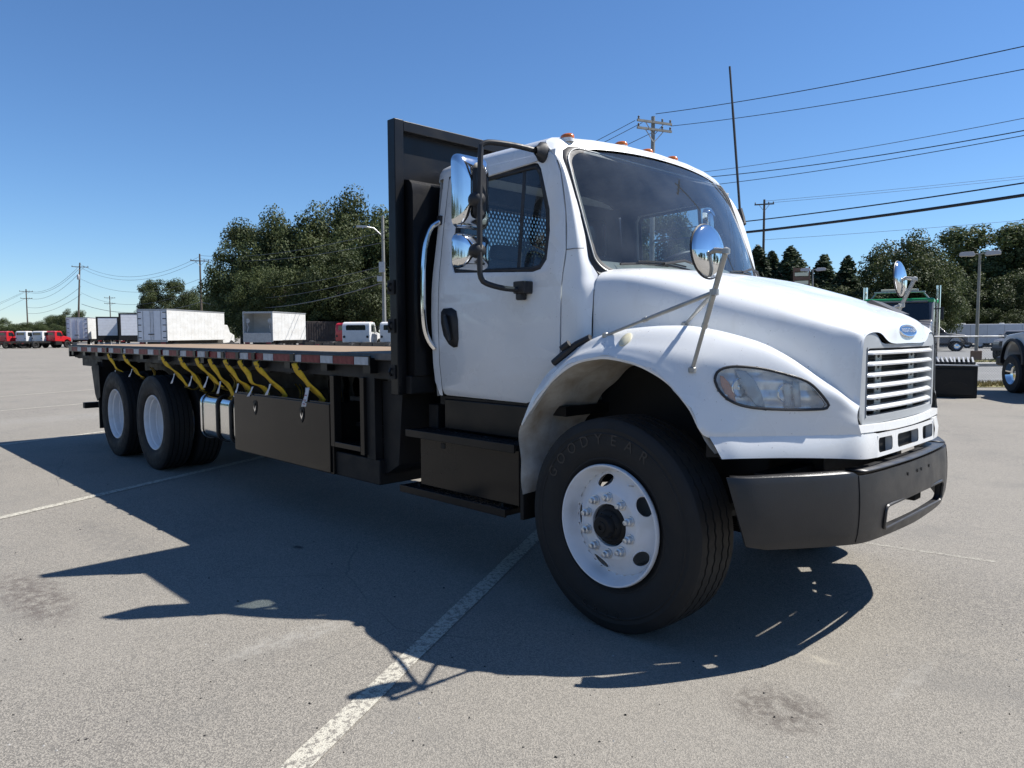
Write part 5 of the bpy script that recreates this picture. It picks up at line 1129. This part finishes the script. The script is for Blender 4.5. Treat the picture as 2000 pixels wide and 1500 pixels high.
pickup('dark grey pickup parked in front of the white trailer', 1812, 58, -85, 'greytruck', 1.0, 0)
pickup('black off road four wheel drive beside the lamp base', 2000, 39.5, 160, 'greytruck', .75, .15, 'off-roader', 'off_roader', shift=(0, 0))
# black pickup bed standing on the lot, grilles on top
PB = thing('storage_bin', 'black metal bin with loose slatted grilles on top near the fence', 'bin', gnd(1866, 16.6), view_az(1866)+radians(4))
s = MB(); s.box((0, -.46, .0), (.9, .44, .72)); s.build('bin_body', 'black', PB, bevel=.02)
s = MB(); s.box((-.04, -.40, .06), (-.005, .40, .66)); s.build('front_panel', 'black', PB, bevel=.012)
s = MB(); s.box((-.04, -.48, .722), (.92, .46, .75)); s.build('bin_rim', 'galv', PB, bevel=.008)
s = MB(); s.box((-.012, .405, .45), (-.001, .435, .62)); s.build('red_sticker', 'tapered', PB, smooth=0)
s = MB()
s.tube(cr([(-.043, .20, .28), (-.043, .05, .34), (-.043, -.10, .36), (-.043, -.25, .31)], 12), .004, 5); s.build('swoosh_mark', 'bumper', PB)
for k, (y, x) in enumerate(((-.20, .3), (.22, .32))):
    GRL = thing('spare_grille', 'loose slatted metal grille lying on the black bin', 'grille', PB.location+Matrix.Rotation(PB.rotation_euler.z, 3, 'Z')@Vector((x, y, .752)), PB.rotation_euler.z+.1*k, 'loose grilles on the bin')
    for j in range(5): s = MB(); s.box((-.18, -.20+j*.09, .03), (.22, -.165+j*.09, .10), rot=Matrix.Rotation(radians(-18), 3, 'Y'), piv=(0, 0, 0)); s.build('slat', 'galv', GRL, smooth=0)
    for x_ in (-.18, .2): s = MB(); s.box((x_-.02, -.22, .0), (x_+.02, .24, .06 if x_ < 0 else .1)); s.build('grille_bar', 'matblack', GRL, smooth=0)
# ---- parking lot lamp posts
def lamp_post(label, px, top, d, heads=2, base=True):
    p = gnd(px, d); h = ht(px, top, d); t = thing('lamp_post', label, 'lamp post', p, view_az(px))
    s = MB(); s.tube([(0, 0, 0), (0, 0, h)], [.09, .06], 10); s.build('post', 'polegrey', t)
    if base: s = MB(); s.box((-.26, -.26, 0), (.26, .26, .5)); s.build('post_base', 'signbrown', t, bevel=.02)
    for sg in ((-1, 1) if heads == 2 else (1,)):
        s = MB(); s.tube([(0, 0, h-.05), (0, sg*.2, h)], .03, 6); s.build('lamp_arm', 'polegrey', t)
        s = MB(); s.prism([(.2*sg, h-.08), (.28*sg, h+.10), (.80*sg, h+.10), (.92*sg, h+.04), (.92*sg, h-.10), (.3*sg, h-.14)], 0, -.2, .2); s.build('lamp_head', 'lampwhite', t, bevel=.02)
lamp_post('tall grey lamp post with two box heads near the off roader', 1908, 496, 38.6)
lamp_post('distant pale lamp post with box heads in front of the pines', 1585, 527, 58)
# roadside sign
p = gnd(1563, 64); SG = thing('roadside_sign', 'roadside sign stack with brown and cream boards among the pines', 'sign', p, view_az(1563))
for k, (zp, m) in enumerate(((524, 'signbrown'), (533, 'cream'), (541, 'signbrown'), (549, 'cream'), (557, 'signbrown'))):
    z = ht(1563, zp, 64); s = MB(); s.box((-.1, -.55, z-.30), (.1, .55, z)); s.build('sign_board', m, SG, smooth=0)
for y in (-.62, .62): s = MB(); s.box((-.09, y-.07, 0), (.09, y+.07, ht(1563, 522, 64))); s.build('sign_post', 'signbrown', SG, smooth=0)
# ---- utility poles and lines
POLES = {}
def pole(key, label, px, top, d, arms=((.35, 1.1),), m='polewood', lean=(0, 0), r=.15, armang=None, extra=None):
    p = gnd(px, d); h = ht(px, top, d); t = thing('utility_pole', label, 'utility pole', p, (view_az(px)+radians(armang or 0)))
    base = (lean[0], lean[1])
    s = MB(); s.tube([(-base[0], -base[1], 0), (0, 0, h)], [r, r*.62], 10); s.build('pole_shaft', m, t)
    rt = Matrix.Rotation(t.rotation_euler.z, 3, 'Z'); pts = []
    for dz, hw in arms:
        z = h-dz; s = MB(); s.box((-.2, -hw, z-.06), (-.1, hw, z+.06)); s.build('crossarm', m, t, smooth=0)
        for sg in (-1, 1): s = MB(); s.tube([(-.15, sg*hw*.55, z-.02), (-.08, 0, z-.7)], .025, 6); s.build('arm_brace', 'galv', t)
        for y in (-hw*.92, -hw*.45, hw*.92):
            s = MB(); s.lathe([(.03, 0), (.06, .04), (.04, .08), (.065, .13), (.03, .18), (.001, .19)], 10, (-.15, y, z+.06), ax=2); s.build('insulator', 'wire', t)
            pts.append(p+rt@Vector((-.15, y, z+.22)))
    if extra == 'transformer':
        s = MB(); s.lathe([(.001, 0), (.22, .02), (.24, .1), (.24, .85), (.18, .95), (.001, 1.0)], 14, (-.1, .35, h-3.2), ax=2); s.build('transformer', 'galv', t)
    if extra == 'lamp':
        s = MB(); s.tube([(0, 0, h-1.6), (-.3, .7, h-1.0), (-.5, 1.5, h-.9)], .05, 6); s.box((-.6, 1.2, h-1.0), (-.4, 2.0, h-.85)); s.build('street_lamp_arm', 'galv', t)
        s = MB(); s.box((-.5, -.1, h-4.4), (-.15, .35, h-3.6)); s.box((-.45, .1, h-5.1), (-.15, .5, h-4.7)); s.build('meter_box', 'galv', t, smooth=0)
    POLES[key] = dict(p=p, h=h, pts=pts); return t
pole('p1', 'far utility pole with two crossarms behind the red truck', 55, 565, 190, ((.6, 1.5), (2.4, 1.3)), r=.2)
pole('p2', 'leaning utility pole with transformer behind the box trucks', 162, 514, 140, ((.8, 1.4),), lean=(0, -.9), r=.2, extra='transformer')
pole('p3', 'small distant utility pole with double crossarm', 217, 578, 210, ((.6, 1.4), (2.2, 1.4)), r=.18)
pole('p4', 'brown utility pole with crossarm left of the tall trees', 395, 497, 105, ((1.0, 1.25),), r=.17)
pole('p5', 'thin utility pole partly lost in foliage', 420, 540, 160, ((.9, 1.3),), r=.18)
pole('p6', 'pale concrete utility pole with street lamp in front of trees', 751, 424, 58, (), 'polegrey', r=.17, extra='lamp')
pole('p7', 'tall utility pole with wide double crossarm behind the cab', 1272, 236, 42, ((.35, 1.15), (.75, 1.15)), 'polegrey', r=.17, armang=35)
pole('p8', 'dark utility pole with short crossarm among the pines', 1488, 393, 76, ((.5, .95),), r=.17)
def wire(label, a_, b_, sag=0.5, r=.014, m='wire', group='overhead lines', n=22):
    a_ = Vector(a_); b_ = Vector(b_); s = MB(); pts = [a_.lerp(b_, t)-Vector((0, 0, 4*sag*t*(1-t))) for t in frange(0, 1, n)]
    s.tube(pts, r*1.35, 5); o = s.build('overhead_wire', m, smooth=60); return tag(o, label, 'overhead wire', group)
# right hand lines run from p7 to a pole out of frame
QP = gnd(2650, 19)
pole('q', 'utility pole of the right hand line nearest the lot corner', 2650, -700, 19, ((.5, 1.2),), 'polegrey', r=.18)
def right_wire(label, start, ytar, sag, r, m='wire', far=QP, xt=2000):
    S = Vector(start); lo, hi = 0.0, 1.0
    for _ in range(40):
        mid_ = (lo+hi)/2; q = S.lerp(Vector((far.x, far.y, S.z)), mid_)
        if pix(q)[0] < xt: lo = mid_
        else: hi = mid_
    q = S.lerp(Vector((far.x, far.y, S.z)), lo); dep = (q-CAM).dot(FWD)
    zt = at(xt, ytar, dep).z+4*sag*lo*(1-lo); qz = S.z+(zt-S.z)/lo
    return wire(label, S, (far.x, far.y, qz), sag, r, m, 'lines from the tall crossarm pole')
P7 = POLES['p7']; p7 = P7['p']
def on7(py, dx=0): return Vector((p7.x, p7.y, ht(1272, py, 42)))+RH*dx
lb = 'thin power line strung right from the tall crossarm pole'
right_wire(lb, on7(231, .15), 88, .35, .014); right_wire(lb, on7(254, 1.0), 133, .35, .012)
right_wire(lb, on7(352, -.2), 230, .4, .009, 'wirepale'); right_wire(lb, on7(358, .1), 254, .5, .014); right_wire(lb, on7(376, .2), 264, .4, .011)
right_wire('medium black cable just above the thick cable bundle', on7(452, .1), 357, .3, .02)
right_wire('thick black telephone cable bundle below the power lines', on7(472, .1), 381, .3, .045)
P8 = POLES['p8']; p8 = P8['p']; far8 = gnd(2900, 60)
pole('q8', 'utility pole at the far end of the line through the pines', 2900, 200, 60, ((.5, 1.0),), r=.17)
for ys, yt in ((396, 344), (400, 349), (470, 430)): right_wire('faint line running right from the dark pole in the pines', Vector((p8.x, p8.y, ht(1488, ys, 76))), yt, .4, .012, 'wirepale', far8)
for dx, y0, y1 in ((-1.0, 243, 452), (-.6, 247, 458), (.2, 262, 470)): wire('power line running left from the tall crossarm pole behind the cab', on7(y0, dx), Vector((POLES['p6']['p'].x, POLES['p6']['p'].y, ht(751, y1, 58))), .5, .013)
P4 = POLES['p4']; P6 = POLES['p6']; P2 = POLES['p2']; P1 = POLES['p1']
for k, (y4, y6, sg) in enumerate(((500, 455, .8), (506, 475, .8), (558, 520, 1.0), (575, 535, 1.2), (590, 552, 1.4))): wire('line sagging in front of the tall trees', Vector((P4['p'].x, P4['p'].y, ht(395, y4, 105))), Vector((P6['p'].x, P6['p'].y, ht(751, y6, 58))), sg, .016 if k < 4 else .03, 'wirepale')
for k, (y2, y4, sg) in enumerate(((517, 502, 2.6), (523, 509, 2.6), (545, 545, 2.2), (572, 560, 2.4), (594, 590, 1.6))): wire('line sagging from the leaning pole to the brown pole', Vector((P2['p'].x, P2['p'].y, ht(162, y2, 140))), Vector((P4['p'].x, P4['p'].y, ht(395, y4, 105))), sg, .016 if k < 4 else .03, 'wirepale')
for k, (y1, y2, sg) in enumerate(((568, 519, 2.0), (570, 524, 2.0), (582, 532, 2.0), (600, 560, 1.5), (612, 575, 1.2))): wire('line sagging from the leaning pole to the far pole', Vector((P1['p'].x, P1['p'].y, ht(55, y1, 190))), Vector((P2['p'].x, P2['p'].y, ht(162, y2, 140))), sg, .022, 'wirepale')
for y1, y0 in ((568, 622), (570, 628), (582, 640)): wire('line running from the far pole out of view', Vector((P1['p'].x, P1['p'].y, ht(55, y1, 190))), at(-160, y0+20, 250), 1.2, .02, 'wirepale')
# ---- trees ----------------------------------------------------------------------
def leafmat(name, c1, c2, c3):
    m, n, l, b = newmat(name)
    tc = n.new('ShaderNodeTexCoord'); t = n.new('ShaderNodeTexNoise'); t.inputs['Scale'].default_value = 9; t.inputs['Detail'].default_value = 3; l.new(tc.outputs['Object'], t.inputs['Vector'])
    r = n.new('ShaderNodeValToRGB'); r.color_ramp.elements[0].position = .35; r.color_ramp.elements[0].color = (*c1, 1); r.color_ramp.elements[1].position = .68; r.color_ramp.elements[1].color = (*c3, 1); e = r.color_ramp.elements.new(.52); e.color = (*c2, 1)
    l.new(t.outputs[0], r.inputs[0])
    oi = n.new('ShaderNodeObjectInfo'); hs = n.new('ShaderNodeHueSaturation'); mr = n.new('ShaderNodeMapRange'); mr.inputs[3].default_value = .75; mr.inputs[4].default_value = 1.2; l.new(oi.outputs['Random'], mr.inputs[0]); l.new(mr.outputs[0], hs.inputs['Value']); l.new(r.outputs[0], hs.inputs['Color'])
    l.new(hs.outputs[0], b.inputs['Base Color']); b.inputs['Roughness'].default_value = .6; b.inputs['Specular IOR Level'].default_value = .25
    tr = n.new('ShaderNodeBsdfTranslucent'); l.new(hs.outputs[0], tr.inputs[0]); mx = n.new('ShaderNodeMixShader'); mx.inputs[0].default_value = .28
    l.new(b.outputs[0], mx.inputs[1]); l.new(tr.outputs[0], mx.inputs[2]); l.new(mx.outputs[0], n['Material Output'].inputs[0]); return m
M['leaf_a'] = leafmat('broadleaf_foliage', (0.045, 0.062, 0.022), (0.070, 0.090, 0.032), (0.105, 0.122, 0.048))  # leaf greens lightened and evened to paint in distance haze
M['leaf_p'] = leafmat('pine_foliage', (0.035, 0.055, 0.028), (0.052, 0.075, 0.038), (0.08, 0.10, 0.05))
def crown_mesh(name, seed, kind, m, nleaf, leaf):
    rnd = random.Random(seed); cl = []
    if kind == 'oak':
        while len(cl) < 74:
            x, y, z = rnd.uniform(-1, 1), rnd.uniform(-1, 1), rnd.uniform(-1, 1); rr = x*x+y*y+z*z
            if rr > 1 or rr < .12: continue
            env = 1.0 if z > 0 else 1-.25*abs(z)
            cl.append((Vector((x*.36*env, y*.36*env, .55+z*.40)), rnd.uniform(.065, .135)))
    elif kind == 'tall':
        while len(cl) < 52:
            z = rnd.uniform(.12, .97); w_ = .26*(1-((z-.5)/.58)**2)**.5 if abs(z-.5) < .58 else 0; a = rnd.uniform(0, 2*pi); q = w_*sqrt(rnd.uniform(.15, 1)); cl.append((Vector((q*cos(a), q*sin(a), z)), rnd.uniform(.055, .11)))
    else:
        while len(cl) < 75:
            z = rnd.uniform(.10, 1.0); w_ = .26*(1-z)**.75+.02; a = rnd.uniform(0, 2*pi); q = w_*sqrt(rnd.uniform(.3, 1)); cl.append((Vector((q*cos(a), q*sin(a), z-.03)), rnd.uniform(.035, .07)*(1.25-z*.75)))
    V = []; F = []; wts = [r*r for _, r in cl]
    for i in range(nleaf):
        c, r = rnd.choices(cl, wts)[0]
        if kind == 'pine':
            z = 1-rnd.random()**.62*.93; tier = 1-((z*11) % 1.0); a = rnd.uniform(0, 2*pi); lob = .78+.22*sin(a*3+seed+int(z*11)*2.1)
            q = (.235*(1-z)**.72+.012)*(.62+.38*tier)*lob*rnd.random()**.38; c = Vector((q*cos(a), q*sin(a), z-.02-.12*q)); r = .012
        c = Vector(c); d = Vector((rnd.gauss(0, 1), rnd.gauss(0, 1), rnd.gauss(0, 1)*.9)).normalized(); p = c+d*r*(rnd.random()**.35)*Vector((1, 1, .8)).length/1.62
        nr = (d+Vector((rnd.gauss(0, .6), rnd.gauss(0, .6), rnd.gauss(0, .6)+.25))).normalized(); e = nr.orthogonal().normalized(); e.rotate(Matrix.Rotation(rnd.uniform(0, 2*pi), 3, nr)); f = nr.cross(e); s_ = leaf*rnd.uniform(.55, 1.3); k = len(V)
        V += [p+e*s_, p+f*s_*.55, p-e*s_*.8, p-f*s_*.6]; F.append((k, k+1, k+2, k+3))
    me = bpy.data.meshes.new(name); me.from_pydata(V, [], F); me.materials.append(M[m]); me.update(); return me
def trunk_mesh(seed, kind):
    rnd = random.Random(seed); b = MB(); top = .95 if kind == 'pine' else .75
    b.tube(cr([(0, 0, 0), (rnd.uniform(-.01, .01), .005, .3), (rnd.uniform(-.02, .02), 0, .55), (0, 0, top)], 9), [.022, .019, .017, .015, .013, .010, .008, .005, .002], 8)
    for k in range(9):
        a = rnd.uniform(0, 2*pi); z = rnd.uniform(.25, .7); L = (.24 if kind != 'pine' else .15)*(1-.4*z); b.tube([(0, 0, z), (cos(a)*L*.5, sin(a)*L*.5, z+.06), (cos(a)*L, sin(a)*L, z+.13)], [.008, .005, .002], 5)
    return b.build('trunk', 'bark')
TM = []
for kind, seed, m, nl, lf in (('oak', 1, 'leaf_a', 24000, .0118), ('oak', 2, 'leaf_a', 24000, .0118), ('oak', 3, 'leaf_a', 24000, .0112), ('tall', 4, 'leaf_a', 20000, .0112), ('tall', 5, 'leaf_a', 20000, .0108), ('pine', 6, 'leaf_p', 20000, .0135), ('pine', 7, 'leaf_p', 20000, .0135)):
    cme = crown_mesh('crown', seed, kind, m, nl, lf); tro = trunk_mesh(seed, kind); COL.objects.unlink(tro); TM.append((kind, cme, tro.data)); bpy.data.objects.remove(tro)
trn = random.Random(5)
def tree(px, top, d, mi, wide, label, group, name, base=0.0):
    p = gnd(px, d); h = ht(px, top, d); t = thing(name, label, 'tree', p, trn.uniform(0, 6.28), group); t.scale = (h*wide, h*wide, h)
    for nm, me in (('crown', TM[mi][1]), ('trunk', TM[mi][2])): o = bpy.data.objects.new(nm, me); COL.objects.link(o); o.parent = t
def grove(lst, label, group, name, marks=()):
    used = {}
    for a_ in lst:
        lab = label
        for x1, txt in marks:
            if a_[0] <= x1: lab = label+' '+txt; break
        if marks:
            k = used.get(lab, 0); used[lab] = k+1
            if k: lab = ('lower ' if k == 1 else 'hindmost ' if k == 2 else '')+lab
        tree(*a_, lab, group, name)
grove([(472, 470, 92, 0, .85), (505, 440, 96, 3, 1.0), (545, 420, 92, 1, .8), (590, 408, 95, 2, .85), (635, 396, 93, 0, .8), (688, 384, 96, 1, .8), (735, 398, 92, 2, .8), (775, 396, 94, 0, .8), (560, 500, 84, 2, 1.0), (660, 480, 83, 1, 1.1), (720, 520, 80, 0, 1.2), (500, 530, 85, 1, 1.1), (610, 560, 82, 0, 1.4)], 'broad dark green tree of the tall clump', 'tall clump behind the box trucks', 'broadleaf_tree', ((480, 'next to the lower clump'), (520, 'above the open box truck rear'), (565, 'above the open box truck side'), (600, 'above the open box truck front'), (645, 'above the brown container'), (700, 'above the wide rear window cab'), (745, 'touching the pale concrete pole'), (900, 'cut off by the headboard edge')))
grove([(825, 430, 96, 1, .8), (880, 470, 94, 2, 1.0), (960, 474, 96, 0, 1.1), (1040, 470, 95, 1, 1.1), (1130, 462, 96, 2, 1.0), (1210, 425, 95, 0, .8), (1285, 418, 80, 3, .9), (1330, 445, 82, 1, .8), (1385, 435, 84, 0, .8)], 'leafy tree seen only past or through the truck cab', 'trees behind the cab', 'broadleaf_tree')
grove([(300, 560, 128, 4, 1.1), (325, 546, 130, 3, 1.1), (352, 562, 128, 0, .9), (380, 566, 130, 1, .9), (412, 560, 126, 2, .9), (440, 552, 120, 4, 1.1), (455, 540, 112, 0, .8)], 'mid green tree of the lower clump', 'lower clump beside the brown pole', 'broadleaf_tree', ((310, 'above the closed double doors'), (335, 'over the long box truck rear'), (365, 'over the long box truck middle'), (400, 'behind the brown pole'), (430, 'behind the thin pole'), (447, 'right of the thin pole'), (500, 'against the tall clump')))
grove([(-30, 618, 200, 0, 1.2), (8, 622, 200, 1, 1.2), (38, 628, 198, 2, 1.2), (72, 626, 200, 0, 1.2), (100, 618, 196, 1, 1.2), (118, 606, 190, 2, 1.0), (145, 601, 188, 0, 1.0), (172, 622, 198, 1, 1.2), (205, 622, 205, 2, 1.2), (240, 628, 205, 0, 1.2), (265, 605, 180, 2, 1.0)], 'low hazy tree on the far left skyline', 'far left tree line', 'broadleaf_tree')
grove([(1478, 476, 74, 5, 1.71), (1505, 488, 78, 6, 1.55), (1541, 478, 74, 5, 1.78), (1558, 500, 80, 6, 1.71), (1606, 494, 76, 5, 1.71), (1652, 497, 72, 6, 1.63), (1632, 530, 82, 5, 2.02), (1580, 530, 84, 6, 2.02), (1668, 540, 78, 4, 1.2), (1690, 548, 80, 1, 1.1), (1450, 500, 80, 6, 1.86), (1520, 530, 84, 1, 1.2), (1420, 520, 82, 5, 1.86)], 'pointed dark green pine', 'pine row beyond the hood', 'pine_tree', ((1430, 'hidden behind the windshield edge'), (1470, 'at the windshield pillar'), (1490, 'behind the dark utility pole'), (1512, 'right of the dark utility pole'), (1530, 'between dark pole and sign'), (1550, 'left of the sign boards'), (1570, 'over the sign boards'), (1600, 'behind the pale lamp post'), (1620, 'right of the pale lamp post'), (1640, 'in mid gap of the row'), (1660, 'with the tallest tip right of the lamp'), (1680, 'near the far fender mirror'), (1720, 'beside the rounded olive tree')))
grove([(1470, 552, 70, 1, 1.7), (1500, 556, 71, 0, 1.8), (1535, 552, 70, 2, 1.8), (1575, 560, 71, 1, 1.9), (1610, 556, 70, 0, 1.9), (1645, 560, 70, 2, 1.9), (1680, 566, 69, 1, 1.9), (1715, 566, 64, 0, 1.9), (1750, 580, 62, 2, 1.9)], 'low broadleaf bush filling the foot of the pine row', 'bushes below the pines', 'bush')
grove([(x, 634+4*sin(x), 175, k % 3, 2.2) for k, x in enumerate(range(-40, 290, 22))], 'low bush along the far left skyline', 'bushes on the far left skyline', 'bush')
tree(1762, 449, 66, 0, 1.05, 'rounded olive green tree standing between the pines and dark wood', None, 'broadleaf_tree'); tree(1725, 500, 68, 4, 1.2, 'narrow olive tree tucked against the rounded olive tree', None, 'broadleaf_tree')
tree(1822, 505, 64, 2, .9, 'small light green tree right of the rounded olive tree', None, 'broadleaf_tree')
grove([(x_, y_, d_+20, m_, w_) for x_, y_, d_, m_, w_ in [(1868, 540, 60, 2, 1.0), (1888, 465, 64, 6, 1.3), (1925, 441, 62, 3, 1.5), (1958, 458, 61, 4, 1.5), (1990, 480, 60, 1, 1.0), (2030, 470, 62, 2, .9), (1915, 530, 57, 0, 1.2), (1965, 540, 56, 1, 1.2), (2010, 520, 56, 0, 1.1), (1880, 580, 56, 1, 1.4), (2080, 470, 60, 0, .9), (1940, 590, 54, 2, 1.6)]], 'tall dark tree of the dense wood', 'dense wood behind the lamp post', 'broadleaf_tree', ((1870, 'at its open left edge'), (1900, 'left of the lamp heads'), (1930, 'behind the lamp post'), (1962, 'right of the lamp heads'), (1995, 'above the lifted pickup'), (2040, 'behind the lifted pickup cab'), (2200, 'beyond the pickup front')))

# trees and boxes behind the photographer (they show in the chrome and the glass)
for k in range(26):
    a_ = YAW+radians(62+k*9.4); dd = trn.uniform(38, 60); h = trn.uniform(7.5, 11); mi = trn.choice((0, 1, 2, 3, 4, 5))
    t = thing('broadleaf_tree' if mi < 5 else 'pine_tree', 'tree of the wood that closes the lot behind the viewpoint', 'tree', (CAM.x+cos(a_)*dd, CAM.y+sin(a_)*dd, 0), trn.uniform(0, 6.28), 'wood closing the lot'); t.scale = (h*1.15, h*1.15, h)
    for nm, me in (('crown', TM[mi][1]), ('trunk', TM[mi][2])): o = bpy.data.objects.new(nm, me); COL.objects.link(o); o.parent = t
